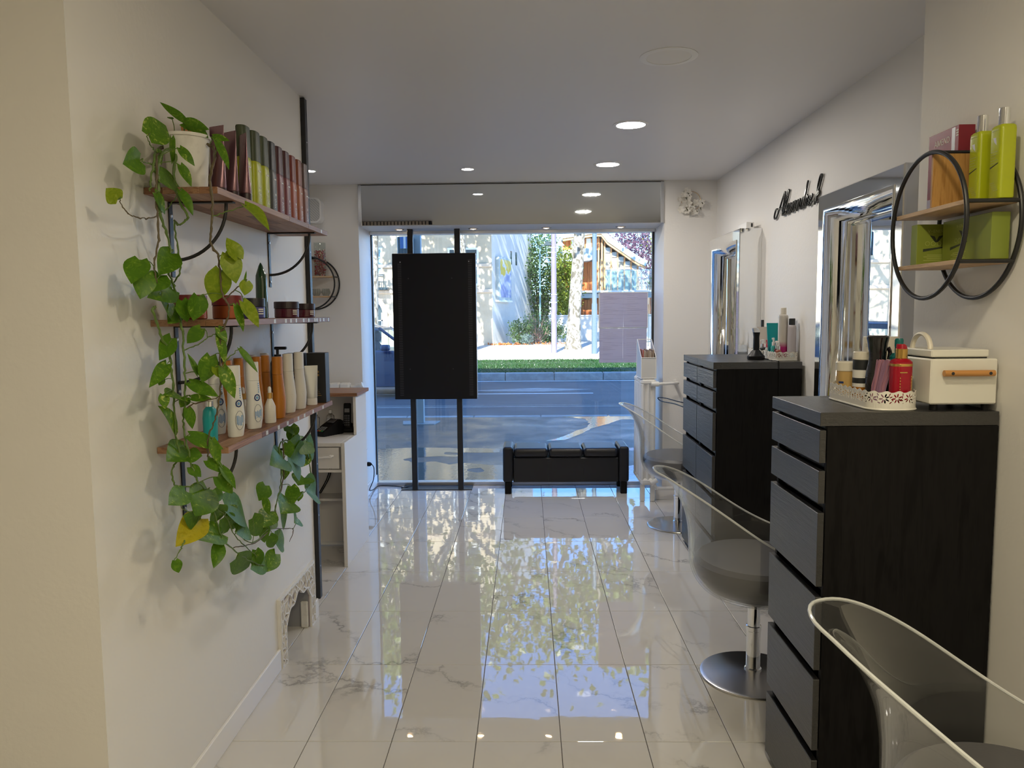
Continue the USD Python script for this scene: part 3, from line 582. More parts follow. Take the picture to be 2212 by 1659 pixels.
# puddles
for pts, dsc, holes in (
    ([(-1.77, 8.84), (-1.35, 8.95), (-.76, 8.9), (-.29, 8.84), (-.28, 8.6), (-.73, 8.57), (-1.0, 8.65), (-.92, 8.48), (-.72, 8.43), (-.81, 8.3), (-1.0, 8.35), (-1.24, 8.3), (-1.38, 8.19), (-1.21, 7.98), (-1.0, 8.06), (-.84, 7.86), (-.74, 7.97), (-.61, 7.89), (-.25, 7.84), (.3, 7.9), (.6, 7.7), (.55, 6.86), (-1.75, 6.86)], 'large puddle on the pavement behind the screen posts', [[(-.63, 7.66), (-.51, 7.7), (-.4, 7.58), (-.49, 7.45)]]),
    ([(.42, 11.7), (.67, 11.8), (1.1, 11.65), (1.64, 11.69), (2.6, 11.6), (2.5, 11.36), (1.58, 11.23), (1.36, 11.21), (1.15, 10.8), (.87, 10.39), (.67, 9.89), (.42, 9.38), (.22, 9.31), (.06, 8.95), (.0, 9.08), (.36, 9.55), (.61, 10.08), (.84, 10.53), (.85, 11.27), (.65, 11.52)], 'thin branching streak of water running to the kerb', []),
    ([(1.12, 8.84), (1.27, 8.88), (1.9, 8.83), (1.8, 8.6), (1.15, 8.65)], 'small puddle beyond the right end of the bench', []),
    ([(1.0, 7.77), (1.14, 7.86), (1.9, 7.8), (1.9, 6.9), (.8, 6.86), (.75, 7.3)], 'puddle on the pavement behind the radiator', [])):
    pg = Polygon(pts, holes).buffer(.05).buffer(-.08).buffer(.03)
    rg = np.random.default_rng(len(pts))
    def wob(ring):
        L = LineString(ring.coords); m = int(L.length/.06); q = np.array([L.interpolate(i/m, True).coords[0] for i in range(m)])
        q = q+(meshkit.fbm(np.c_[q*5, np.zeros(m)], 3, 7)-.5)[:, None]*np.array([.16, .16]); return q
    gs = getattr(pg, 'geoms', [pg]); ps = [Polygon(wob(s.exterior), [wob(i) for i in s.interiors]).buffer(0) for s in gs]
    obj('puddle', extr(unary_union(ps), .003).apply_translation((0, 0, -.0515)), 'puddle_water', label=dsc, cat='puddle')

# stone building on the left with its angled side wall
pm('stone_facade', (.60, .50, .36), .9, bump=(10, .01), var=(1.1, (.52, .42, .29), .4, .65), coord='world')
pm('render_side', (.66, .63, .58), .9, bump=(14, .008), var=(.9, (.60, .57, .52), .4, .65), coord='world')
pm('stone_trim', (.62, .50, .38), .85); pm('win_white', (.78, .78, .76), .5); pm('win_dark', (.05, .07, .075), .08, coat_weight=.5); pm('win_teal', (.22, .36, .36), .3)
CX, CY = -1.628, 36.08; dS = np.array([.3, 1, 0])/math.hypot(.3, 1); nS = np.array([dS[1], -dS[0], 0])
sb = thing('stone_building', 'sunlit beige stone building left of the trees, across the street', 'building', (0, 0, 0))
E2 = np.array([CX, CY])+dS[:2]*6.45
obj('walls', extr(Polygon([(-18, CY), (CX, CY), tuple(E2), (E2[0]-3, 48), (-18, 48)]), 13.0), 'stone_facade', sb)
def on_side(s0, s1, z0, z1, d0, d1, b=.0): return axes(bx(s0, s1, z0, z1, d0, d1, b), (CX, CY, 0), dS, (0, 0, 1), nS)
obj('side_render', on_side(0, 6.45, .0, 13.0, 0, .03), 'render_side', sb, label='pale rendered side wall dappled with leaf shadows')
for z in (3.66, 2.48, 5.9, 9.0): obj('string_course', bx(-18, CX, CY-.10, CY, z, z+.16, .02), 'stone_trim', sb)
for x, w_, z0, z1 in ((-7.25, .95, 3.40, 4.5), (-2.94, 1.25, 2.9, 4.45), (-11.5, .95, 3.4, 4.5), (-7.25, 1.1, 6.4, 8.3), (-2.94, 1.1, 6.4, 8.3), (-11.5, 1.1, 6.4, 8.3), (-7.25, 1.1, 9.5, 11.2), (-2.94, 1.1, 9.5, 11.2)):
    f_ = obj('window', [bx(x-w_/2-.1, x+w_/2+.1, CY-.07, CY+.0, z0-.1, z0, .01), bx(x-w_/2-.09, x-w_/2, CY-.05, CY, z0, z1), bx(x+w_/2, x+w_/2+.09, CY-.05, CY, z0, z1), bx(x-w_/2-.1, x+w_/2+.1, CY-.06, CY, z1, z1+.09), bx(x-.03, x+.03, CY-.035, CY, z0, z1), bx(x-w_/2, x+w_/2, CY-.035, CY, z0+(z1-z0)*.66, z0+(z1-z0)*.66+.05)], 'win_white', sb)
    obj('pane', bx(x-w_/2, x+w_/2, CY-.02, CY+.005, z0, z1), 'win_teal' if z0 == 3.4 else 'win_dark', f_)
r_ = obj('balcony_rail', [tube([(-8.0, CY-.35, 3.33), (-6.55, CY-.35, 3.33)], .025, 6)] + [tube([(-8.0+k*.2, CY-.35, 2.75), (-8.0+k*.2, CY-.35, 3.33)], .014, 5) for k in range(8)] + [bx(-8.1, -6.4, CY-.45, CY, 2.64, 2.75)], 'win_dark', sb)
for x in (-7.35, -11.6):
    a = np.linspace(0, PI, 17); arc = [(.62*math.cos(t), 1.56+.62*math.sin(t)) for t in a]
    outer = Polygon([(.85, .0)] + [(.85*math.cos(t), 1.56+.85*math.sin(t)) for t in a] + [(-.85, .0)]); inner = Polygon([(.62, .2)] + arc + [(-.62, .2)])
    f_ = obj('arched_window', axes(extr(outer.difference(inner), .09), (x, CY, 0), (1, 0, 0), (0, 0, 1), (0, -1, 0)), 'stone_trim', sb)
    obj('pane', axes(extr(inner, .02), (x, CY, 0), (1, 0, 0), (0, 0, 1), (0, -1, 0)), 'win_dark', f_)
    obj('glazing_bars', [bx(x-.03, x+.03, CY-.04, CY-.02, .2, 2.15), bx(x-.6, x+.6, CY-.04, CY-.02, 1.2, 1.26), bx(x-.6, x-.54, CY-.04, CY-.02, .2, 1.6), bx(x+.54, x+.6, CY-.04, CY-.02, .2, 1.6)], 'win_white', f_)
for s0 in (2.72, 3.55): obj('slot_window', on_side(s0, s0+.27, 3.93, 4.58, .0, .034), 'win_dark', sb)
pc = thing('poster_case', 'glazed poster case with a yellow and blue poster on the pale side wall', 'poster case', (0, 0, 0))
obj('case', on_side(.45, 2.30, 2.12, 4.15, .03, .22, .02), 'case_grey', pc)
obj('poster', on_side(.60, 2.20, 2.27, 4.05, .22, .228), 'poster_print', pc, label='abstract blue and yellow poster')
obj('sill', on_side(.42, 2.33, 2.05, 2.13, .03, .26, .01), 'win_white', pc)
pm('case_grey', (.42, .47, .46), .5)
usdkit.material(stage, '/World/Looks/poster_print', {'g': ('geometry', {}), 'm': ('mapping', {'scale': (1, .6, .8)}), 'n': ('noise_texture', {'scale': 1.6, 'detail': 3.0}),
    'r': ('rgb_ramp', {'ramp': [(0, (.10, .13, .30)), (.42, (.30, .34, .55)), (.5, (.62, .64, .72)), (.56, (.68, .50, .06)), (.66, (.60, .50, .2)), (1, (.16, .18, .36))]}), 'p': ('principled_bsdf', {'roughness': .25})},
    [('g.position', 'm.vector'), ('m.vector', 'n.vector'), ('n.fac', 'r.fac'), ('r.color', 'p.base_color')], surface='p.BSDF')

# timber building on the right
wood('cedar', (.52, .13, .025), (.62, .19, .045), (.42, .09, .015), .6, scale=(3, 3, .3), bands=3.0)
pm('zinc', (.46, .56, .60), .4, .3); pm('larch', (.66, .36, .16), .6); pm('bal_glass', (.38, .52, .54), .15); pm('room_beige', (.50, .45, .36), .6)
tb = thing('timber_building', 'orange timber and glass building with a swept zinc roof, across the street on the right', 'building', (0, 0, 0))
YB = 44.0
RP = [(2.0, 5.62), (3.6, 5.85), (4.14, 5.86), (4.48, 5.42), (5.86, 4.46), (6.23, 4.22), (6.60, 4.06)]
def xz(poly, d, y): return axes(extr(Polygon(poly), d), (0, y, 0), (1, 0, 0), (0, 0, 1), (0, 1, 0))
obj('roof', xz(RP+[(x+.12, z+.30) for x, z in RP[::-1]], 6.0, YB-.45), 'zinc', tb)
obj('roof_fascia', xz([(x, z-.14) for x, z in RP]+RP[::-1], .25, YB-.40), 'larch', tb)
obj('back_wall', xz([(2.0, 0), (6.3, 0), (6.3, 4.0), (5.86, 4.3), (4.48, 5.2), (4.1, 5.7), (2.0, 5.5)], 4.5, YB+.9), 'room_beige', tb)
def roof_z(x): return float(np.interp(x, [p_[0] for p_ in RP], [p_[1] for p_ in RP]))-.14
cols_x = [4.02, 4.22, 4.37, 4.735, 5.10, 5.48, 5.85, 6.225]
for x in cols_x: obj('column', bx(x-.045, x+.045, YB-.06, YB+.08, 2.7, roof_z(x)), 'larch', tb)
for a, b_ in zip(cols_x, cols_x[1:]):
    if b_-a < .3: continue
    zt = min(roof_z(a+.05), roof_z(b_-.05))
    f_ = obj('glazing', [bx(a+.045, b_-.045, YB-.02, YB+.06, 3.91, 3.98), bx(a+.045, b_-.045, YB-.02, YB+.06, zt-.28, zt-.22)], 'win_white', tb)
    obj('pane', bx(a+.045, b_-.045, YB+.03, YB+.04, 2.72, 3.9), 'win_teal', f_); obj('pane', bx(a+.045, b_-.045, YB+.03, YB+.04, 3.98, zt-.28), 'room_beige', f_); obj('pane', bx(a+.045, b_-.045, YB+.03, YB+.04, zt-.22, zt), 'zinc', f_)
obj('floor_slab', bx(2.0, 7.4, YB-1.1, YB+.9, 2.60, 2.72, .01), 'win_white', tb)
bl = obj('balustrade', [bx(4.4, 7.4, YB-1.05, YB-1.02, 3.80, 3.84), bx(4.4, 7.4, YB-1.05, YB-1.02, 3.40, 3.42)] + [bx(4.4+k*.75, 4.44+k*.75, YB-1.06, YB-1.01, 2.72, 3.82) for k in range(5)], 'zinc', tb)
for k in range(52): obj('baluster', bx(4.42+k*.057, 4.445+k*.057, YB-1.045, YB-1.035, 2.74, 3.8), 'bal_glass', tb)
xx = 2.0
rng = random.Random(3)
for lev, (z0, z1) in enumerate(((0.0, 2.45), (2.72, 4.35), (5.0, 5.65))):
    xx = 2.02
    while xx < 4.0:
        w_ = rng.uniform(.13, .2)
        obj('cladding_board', bx(xx, xx+w_-.012, YB-.02-.03*rng.random(), YB+.1, z0, z1-(.25*rng.random() if lev == 0 else 0)), 'cedar', tb); xx += w_
obj('canopy', [xz([(1.8, 4.9), (3.75, 5.06), (3.62, 4.42), (3.4, 4.33), (1.8, 4.3)], 1.3, YB-1.3)], 'zinc', tb)
for a in (2.45, 3.30): 
    f_ = obj('upper_window', [bx(a, a+.34, YB-.06, YB-.02, 5.07, 5.12), bx(a, a+.34, YB-.06, YB-.02, 5.64, 5.69), bx(a, a+.05, YB-.06, YB-.02, 5.07, 5.69), bx(a+.29, a+.34, YB-.06, YB-.02, 5.07, 5.69)], 'larch', tb)
    obj('pane', bx(a+.04, a+.30, YB-.052, YB-.05, 5.1, 5.66), 'win_white', f_)
obj('ground_fascia', bx(2.0, 7.4, YB-.5, YB-.02, 2.32, 2.58, .01), 'zinc', tb)
for k in range(11): obj('fin', bx(4.05+k*.29, 4.10+k*.29, YB-.2, YB, 0, 2.4), 'cedar', tb)
gw = obj('garden_wall', [bx(1.1, 12, 39.9, 40.1, .05, 1.35, .01), bx(1.05, 12, 39.85, 40.15, 1.33, 1.40, .01)], 'render_side', label='low whitewashed garden wall in front of the timber building', cat='garden wall')
obj('back_wall_panel', bx(-1.0, 1.3, 46.0, 46.2, .05, 2.6), 'render_side', label='pale wall behind the hedge between the two buildings', cat='garden wall')

# trees
def branch(ms, a, d, L, r, lev, rs, tips):
    pts = [a]; dd = np.array(d, float)
    for k in range(4):
        dd = dd+rs.normal(size=3)*.12+np.array([0, 0, .04]); dd /= np.linalg.norm(dd); pts.append(pts[-1]+dd*L/4)
    ms.append(tube(pts, np.linspace(r, r*.55, 5), 6 if lev else 10)); tips.append(pts[-1])
    if lev < 2:
        for k in range(4 if lev == 0 else 3):
            nd = dd+rs.normal(size=3)*.62; nd[2] = abs(nd[2])*.8+.1; nd /= np.linalg.norm(nd)
            branch(ms, pts[-1-(k % 2)], nd, L*.62, r*.5, lev+1, rs, tips)
def plane_tree(seed, lean, zs, nleaf, H=7.0):
    rs = np.random.default_rng(seed); ms = []; tips = []
    pts = smoothpath([(0, 0, -.1), (lean*.15, 0, 1.5), (lean*.6, .02, 4.0), (lean, .0, H)], 5); k = len(pts)
    rad = np.interp(np.linspace(0, 1, k), [0, .08, .3, 1], [.40, .30, .26, .20])
    trunk = tube(pts, rad, 16); base = np.array(pts[-1])
    for q in range(5):
        a = q*2*PI/5+rs.uniform(-.4, .4); d = np.array([math.cos(a)*.8, math.sin(a)*.8, .75]); d /= np.linalg.norm(d)
        branch(ms, base-[0, 0, .3], d, 3.2, .12, 0, rs, tips)
    tips = np.array(tips); tips = tips[tips[:, 2] > 6.0]
    P = tips[rs.integers(0, len(tips), nleaf)]+rs.normal(size=(nleaf, 3))*np.array([.95, .95, .75])
    P = P[P[:, 2] > 5.35]
    return trunk, cat_(ms), tri_leaves(P, .30, rs, .8, .3)
def make_tree(name, label, loc, seed, lean, nleaf, group=None):
    t = thing(name, label, 'tree', loc, group=group); tr, br, lf = plane_tree(seed, lean, 1, nleaf)
    obj('trunk', tr, 'plane_bark', t); obj('branches', br, 'plane_bark', t); obj('foliage', lf, 'plane_leaf', t, kind='stuff', smooth=False)
    return t
t1 = make_tree('plane_tree', 'mottled plane tree trunk standing between the two street poles', (1.84, 31.2, .05), 5, .38, 2600)
make_tree('plane_tree', 'plane tree with mottled trunk in front of the stone building, left of the black screen', (-6.25, 31.0, .05), 8, .2, 2600)
for k, (x, y, rz, d) in enumerate(((9.6, 31.4, 70, 'plane tree beyond the right edge of the window'), (-14.2, 31, 150, 'plane tree far to the left along the tram lawn'), (-2.4, 30.2, 215, 'slender plane tree hidden behind the black screen'), (5.8, 33.5, 300, 'plane tree behind the notices on the window'), (17.5, 31.5, 20, 'plane tree farthest right along the street'))):
    dup(t1, (x, y, .05), rz, d)
def shrub(name, label, cat, loc, r, n, mat, size, seed, stems=0, smat='twig', clusters=40, spread=.22, trunk=None):
    rs = np.random.default_rng(seed); t = thing(name, label, cat, loc)
    c = (0, 0, r[2]*.95 if trunk is None else trunk+r[2]*.8)
    P = blob_points(n, c, r, rs, clusters, spread); P = P[P[:, 2] > .03]
    ms = []
    for k in range(stems or 5):
        e = P[rs.integers(0, len(P))]; s0 = np.array([rs.normal()*.12*r[0], rs.normal()*.12*r[1], 0]) if trunk is None else np.array([0, 0, 0])
        mid = s0*.5+e*.5+rs.normal(size=3)*.08 if trunk is None else np.array([rs.normal()*.03, rs.normal()*.03, trunk])
        ms.append(tube(smoothpath([s0, mid, e], 4), np.linspace(.018 if trunk is None else .05, .006, 9), 5))
    obj('stems', cat_(ms), smat, t); obj('foliage', tri_leaves(P, size, rs, .6), mat, t, kind='stuff', smooth=False)
    return t
shrub('garden_tree', 'tall dark green leafy tree between the stone building and the tram pole', 'tree', (.75, 42.3, .05), (1.15, 1.0, 2.7), 5200, 'hedge_leaf', .17, 21, trunk=1.3, stems=16)
shrub('garden_tree', 'bright yellow-green tree between the tram pole and the plane trunk', 'tree', (2.0, 41.4, .05), (.75, .7, 1.9), 3400, 'lime_leaf', .17, 22, trunk=1.2, stems=10)
shrub('garden_tree', 'purple-leaved tree behind the timber building roof', 'tree', (9.4, 60, .05), (3.2, 2, 3.6), 5200, 'purple_leaf', .26, 23, trunk=4.5, stems=14)
shrub('garden_tree', 'green-yellow tree at the upper right of the window view', 'tree', (10.0, 52.0, .05), (1.6, 1.6, 2.6), 2600, 'lime_leaf', .2, 24, trunk=4.2, stems=10)
shrub('garden_tree', 'small green tree before the glass balustrade', 'tree', (7.35, 42.2, .05), (.75, .6, .9), 420, 'hedge_leaf', .16, 25, trunk=2.2, stems=12)
shrub('bush', 'green bush against the pale side wall', 'bush', (-.25, 36.6, .05), (.55, .4, .62), 1500, 'hedge_leaf', .1, 31, stems=10)
shrub('bush', 'bare pinkish twiggy bush with few leaves, between the green bushes', 'bush', (.42, 37.2, .05), (.65, .4, .78), 750, 'hedge_leaf', .09, 32, stems=90, smat='twig_red')
shrub('bush', 'small round grey-green bush at the pavement edge', 'bush', (-.02, 35.9, .05), (.32, .28, .24), 900, 'sage_leaf', .06, 33, stems=6)
leafmat('sage_leaf', [(.24, .32, .28), (.34, .42, .38), (.28, .36, .30)])
shrub('bush', 'broad green bush between the thin lamp post and the plane trunk', 'bush', (1.2, 38.6, .05), (.75, .5, .5), 1700, 'hedge_leaf', .1, 34, stems=10)
rs = np.random.default_rng(41)
P = np.stack([np.concatenate([rs.normal(-1.0, .45, 160), rs.uniform(-.6, 2.0, 160)]), np.concatenate([rs.uniform(35.6, 36.0, 160), rs.uniform(35.4, 37.4, 160)]), np.full(320, .065)], 1)
obj('leaf_litter', tri_leaves(P, .12, rs, .7), 'litter_leaf', label='orange fallen leaves along the foot of the side wall', cat='fallen leaves', kind='stuff', smooth=False)
# street poles
pm('pole_lilac', (.20, .17, .225), .6, var=(2.5, (.22, .19, .245), .4, .6), coord='world'); pm('pole_steel', (.15, .20, .225), .4, .3); pm('pole_green', (.22, .36, .36), .5); pm('rust', (.34, .22, .16), .8)
p_ = thing('tram_pole', 'thick lilac-grey tram pole at the lawn edge', 'pole', (.979, 28.44, .05))
obj('shaft', cyl(.105, 0, 9.5, 24, r1=.085), 'pole_lilac', p_)
for z in (2.12, 1.84): obj('band', lathe([(.1, z-.02), (.112, z-.018), (.112, z+.018), (.1, z+.02)], 24), 'win_white', p_)
obj('rust_patch', axes(extr(Point(0, 0).buffer(1, 12), .004), (-.045, -.098, 1.28), (.055, -.02, 0), (0, 0, .17), (0, -1, 0)), 'rust', p_, label='rusty bare patch')
obj('side_plate', bx(.10, .125, -.03, .06, 1.5, 2.1, .004), 'win_dark', p_)
for s in (-1, 1): obj('lamp_hood', lathe([(0, .16), (.03, .16), (.16, 0), (.15, -.01), (0, -.01)], 20, loc=(s*.23, 0, 3.9)), 'win_dark' if s < 0 else 'win_white', p_)
obj('hood_arm', tube([(-.23, 0, 4.04), (.23, 0, 4.04)], .014, 6), 'pole_steel', p_)
p_ = thing('street_pole', 'grey-blue steel pole right of the plane tree trunk', 'pole', (2.382, 27.57, .05))
obj('shaft', lathe([(0, 0), (.10, 0), (.10, 1.75), (.082, 1.80), (.078, 8.5), (0, 8.5)], 24), 'pole_steel', p_)
p_ = thing('lamp_post', 'thin green lamp post with a pendant lamp, in the bushes', 'lamp post', (.668, 40.3, .05))
obj('shaft', cyl(.055, 0, 4.75, 16, r1=.035), 'pole_green', p_)
obj('arm', tube(smoothpath([(0, 0, 4.7), (.15, 0, 4.95), (.35, 0, 4.9), (.37, 0, 4.6)], 5), .018, 6), 'pole_green', p_)
obj('lamp_shade', lathe([(.02, .55), (.03, .3), (.05, .22), (.16, .05), (.16, 0), (0, 0)], 20, loc=(.37, 0, 4.05)), 'zinc', p_)
obj('bollard', [cyl(.035, .05, .95, 12, loc=(1.93, 33.2, 0)), lathe([(0, .99), (.04, .97), (.045, .94), (0, .93)], 12, loc=(1.93, 33.2, 0))], 'win_dark', label='thin dark bollard right of the plane trunk foot', cat='bollard')
p_ = thing('iron_fence', 'dark iron fence at the far right of the window view', 'fence', (5.0, 33.0, .05))
obj('rails', [bx(0, 6, -.02, .02, .18, .22), bx(0, 6, -.02, .02, 1.28, 1.32)], 'win_dark', p_)
for k in range(46): obj('bar', bx(k*.13, k*.13+.025, -.012, .012, .03, 1.4), 'win_dark', p_)
# sign post close to the shop, behind the screen
pm('galv', (.30, .33, .34), .55, .3); pm('sign_blue', (.08, .18, .42), .4)
p_ = thing('sign_post', 'square grey sign post bolted to the pavement behind the left screen post', 'sign post', (-1.545, 10.95, -.05))
obj('shaft', bx(-.062, .062, -.062, .062, .012, 2.9, .006), 'galv', p_)
obj('foot_plate', extr(Polygon([(-.22, -.16), (.22, -.16), (.27, .16), (-.27, .16)]), .014), 'galv', p_)
obj('sign_box', bx(-.24, -.02, -.2, -.065, 2.30, 2.62, .01), 'win_dark', p_); obj('sign_plate', bx(-.20, -.07, -.207, -.2, 2.46, 2.62), 'sign_blue', p_); obj('sign_stripe', bx(-.15, -.12, -.21, -.207, 2.46, 2.62), 'win_white', p_)

# blue car passing on the road
pm('car_blue', (.018, .04, .10), .3, .2, coat_weight=.6, coat_roughness=.12); pm('tyre', (.012, .012, .012), .8); pm('car_trim', (.015, .015, .016), .4)
glass_pane('car_glass', (.72, .82, .84))
car = thing('car', 'dark blue hatchback passing on the road, half hidden by the black screen', 'car', (-3.30, 16.25, -.15))
def sect(pts, ys): return [(x, y, z) for y, k, dz in ys for x, z in [(a*k, b_+dz) for a, b_ in pts]]
low = [(-2.05, .32), (-2.12, .60), (-2.02, .92), (-1.2, .97), (.75, .93), (1.75, .80), (2.12, .60), (2.10, .32), (1.7, .20), (-1.7, .20)]
body = hull(sect(low, [(-.80, 1, 0), (.80, 1, 0), (-.87, .97, -.0), (.87, .97, 0)] if 0 else [(-.82, 1, 0), (.82, 1, 0)]) + [(a*.97, s*.885, .22+(b_-.2)*.84) for a, b_ in low for s in (-1, 1)])
import manifold3d as mf
def to_m(t): return mf.Manifold(mf.Mesh(np.asarray(t.vertices, np.float32), np.asarray(t.faces, np.uint32)))
def from_m(m):
    q = m.to_mesh(); return trimesh.Trimesh(np.asarray(q.vert_properties)[:, :3], np.asarray(q.tri_verts), process=False)
B = to_m(trimesh.Trimesh(body.vertices, body.faces, process=True))
for x in (-1.32, 1.32):
    w_ = trimesh.creation.cylinder(radius=.37, height=2.2, sections=32); w_.apply_transform(M4((x, 0, .31), rx=90)); B = B-to_m(w_)
obj('body', from_m(B), 'car_blue', car)
roof = [(-1.55, 1.30), (-1.0, 1.43), (-.1, 1.455), (.35, 1.38)]
obj('roof', hull([(x, s*w_, z-d_) for x, z in roof for s, w_, d_ in ((-1, .52, 0), (1, .52, 0), (-1, .62, .05), (1, .62, .05))]), 'car_blue', car)
for s in (-1, 1):
    for a, b_ in (((.95, .80, .92), (.30, .60, 1.38)), ((-.28, .82, .95), (-.30, .61, 1.41)), ((-1.25, .82, .95), (-1.05, .61, 1.39)), ((-1.98, .74, .93), (-1.52, .60, 1.30))):
        obj('pillar', tube([(a[0], s*a[1], a[2]), (b_[0], s*b_[1], b_[2])], .03, 6), 'car_blue', car)
    for q in (((.90, .93), (.30, 1.37), (-.27, 1.40), (-.25, .95)), ((-.31, .95), (-.33, 1.40), (-1.03, 1.38), (-1.22, .95))):
        m = trimesh.Trimesh([(x, s*(.81-(z-.95)*.44), z) for x, z in q], [(0, 1, 2), (0, 2, 3)], process=False); obj('side_glass', m, 'car_glass', car, smooth=False)
    mm = rbox(-.09, .09, -.09, .09, -.06, .06, .04); obj('wing_mirror', mv(mm, (.48, s*.97, 1.0)), 'car_blue', car)
    for x in (-.28, .78): obj('door_seam', tube([(x, s*.883, .35), (x, s*.868, .9)], .006, 4), 'car_trim', car)
    obj('door_handle', rbox(-.09, .09, -.015, .015, -.015, .015, .01).apply_translation((-.14, s*.885, .80)), 'car_trim', car)
    for x in (-1.32, 1.32):
        wh = obj('wheel', mv(lathe([(0, -.09), (.20, -.10), (.29, -.10), (.315, -.07), (.315, .07), (.29, .10), (.2, .10), (0, .09)], 32), (x, s*.79, .315), rx=90), 'tyre', car)
        obj('hub', mv(lathe([(0, .02), (.19, .0), (.2, -.01), (0, -.01)], 24), (x, s*.895, .315), rx=90*s), 'alu', wh)
obj('windscreen', trimesh.Trimesh([(.98, -.74, .92), (.98, .74, .92), (.34, .56, 1.38), (.34, -.56, 1.38)], [(0, 1, 2), (0, 2, 3)], process=False), 'car_glass', car, smooth=False)
obj('rear_glass', trimesh.Trimesh([(-2.0, -.68, .94), (-2.0, .68, .94), (-1.53, .56, 1.30), (-1.53, -.56, 1.30)], [(0, 1, 2), (0, 2, 3)], process=False), 'car_glass', car, smooth=False)
obj('seats', [rbox(-.22, -.05, -.62+o, -.12+o, .6, 1.12, .06) for o in (0, .74)] + [bx(-.9, .6, -.7, .7, .86, .94) if 0 else rbox(-.15, .45, -.62, .62, .42, .60, .06)], 'car_trim', car)
def skin(bones, res=.02):
    """one continuous figure from tapered bones ((a, ra, b, rb), ...)"""
    sp = trimesh.creation.icosphere(2); out = mf.Manifold()
    for a, ra, b_, rb in bones:
        out = out+mf.Manifold.hull_points(np.vstack([sp.vertices*ra+a, sp.vertices*rb+b_]).astype(np.float32))
    t = from_m(out.refine_to_length(res)); t.merge_vertices(); trimesh.smoothing.filter_taubin(t, iterations=8); return t
dx_, dy_ = -3.30+.20, 16.25-.37
dv = thing('person', 'driver in dark clothes at the wheel of the blue car, face towards the right', 'person', (dx_, dy_, -.15))
bon = [((0, 0, .72), .14, (-.03, 0, .95), .15), ((-.03, 0, .95), .15, (-.03, 0, 1.05), .09), ((-.03, 0, 1.05), .055, (0, 0, 1.12), .05), ((0, 0, 1.16), .075, (.005, 0, 1.24), .082), ((.01, 0, 1.14), .05, (.04, 0, 1.15), .05), ((.09, 0, 1.18), .012, (.07, 0, 1.20), .012)]
for s in (-1, 1):
    bon += [((-.03, s*.17, 1.0), .065, (.12, s*.22, .82), .045), ((.12, s*.22, .82), .045, (.40, s*.14, .90), .032), ((.40, s*.14, .90), .035, (.46, s*.13, .93), .03), ((0, s*.09, .70), .085, (.42, s*.12, .74), .065), ((.42, s*.12, .74), .06, (.62, s*.12, .42), .045), ((.0, s*.078, 1.19), .02, (.0, s*.08, 1.21), .018)]
obj('body', skin(bon), 'driver_dark', dv)
obj('hair', hull(np.vstack([trimesh.creation.icosphere(2).vertices*[.088, .086, .07]+(-.01, 0, 1.265), trimesh.creation.icosphere(2).vertices*[.06, .08, .06]+(-.035, 0, 1.20)])), 'car_trim', dv)
pm('driver_dark', (.06, .05, .05), .7)

# ================================================================ LEFT WALL: NICHE, SHELVES, BOTTLES, PLANT
ni = thing('niche_surround', 'white fretwork frame around the low opening at the foot of the left wall', 'niche frame', (0, 0, 0))
outer = sbox(3.163, 0.0, 3.683, .302)
xs = np.linspace(-1, 1, 25)
arch = [(3.423+.19*q, .165+.075*max(0, 1-abs(q)**1.6)+.012*math.cos(q*9)) for q in xs]
inner = Polygon([(3.233, -.01)] + arch + [(3.613, -.01)]).buffer(0)
frame = outer.difference(inner)
def on_wall(poly, d, x0): return axes(extr(poly, d), (x0, 0, 0), (0, 1, 0), (0, 0, 1), (1, 0, 0))
obj('back_plate', on_wall(frame, .006, LX), 'fret_grey', ni, label='mauve-grey backing of the fretwork')
from scipy.spatial import Voronoi
rs = np.random.default_rng(9); pts = np.c_[rs.uniform(3.10, 3.75, 190), rs.uniform(-.05, .36, 190)]
vo = Voronoi(pts); segs = [LineString(vo.vertices[list(r)]) for r in vo.ridge_vertices if -1 not in r]
lat = unary_union([s.buffer(.0028) for s in segs]).intersection(frame)
lat = unary_union([lat, frame.difference(frame.buffer(-.007))])
obj('fretwork', on_wall(lat, .010, LX+.006), 'white_satin', ni, kind='stuff')
obj('outer_rim', [on_wall(outer.buffer(.006).difference(outer).intersection(sbox(0, 0, 9, 9)), .014, LX)], 'white_satin', ni)
obj('lining', [bx(NX0+.002, LX, NY1-.012, NY1-.002, 0, NZ-.002)], 'metal_grey', ni, label='grey metal lining plate')
for z in (.105, .085): obj('cable_hole', lathe([(0, .001), (.007, .001), (.007, 0)], 12).apply_transform(M4((LX-.12, NY1-.0125, z), rx=90)), 'dark_gasket', ni)
obj('broken_edge', [bx(LX-.035, LX-.001, NY1-.03, NY1-.012, 0, .13, .004)], 'concrete_white', ni)
pm('fret_grey', (.36, .31, .32), .6); pm('metal_grey', (.33, .33, .34), .45, .3)

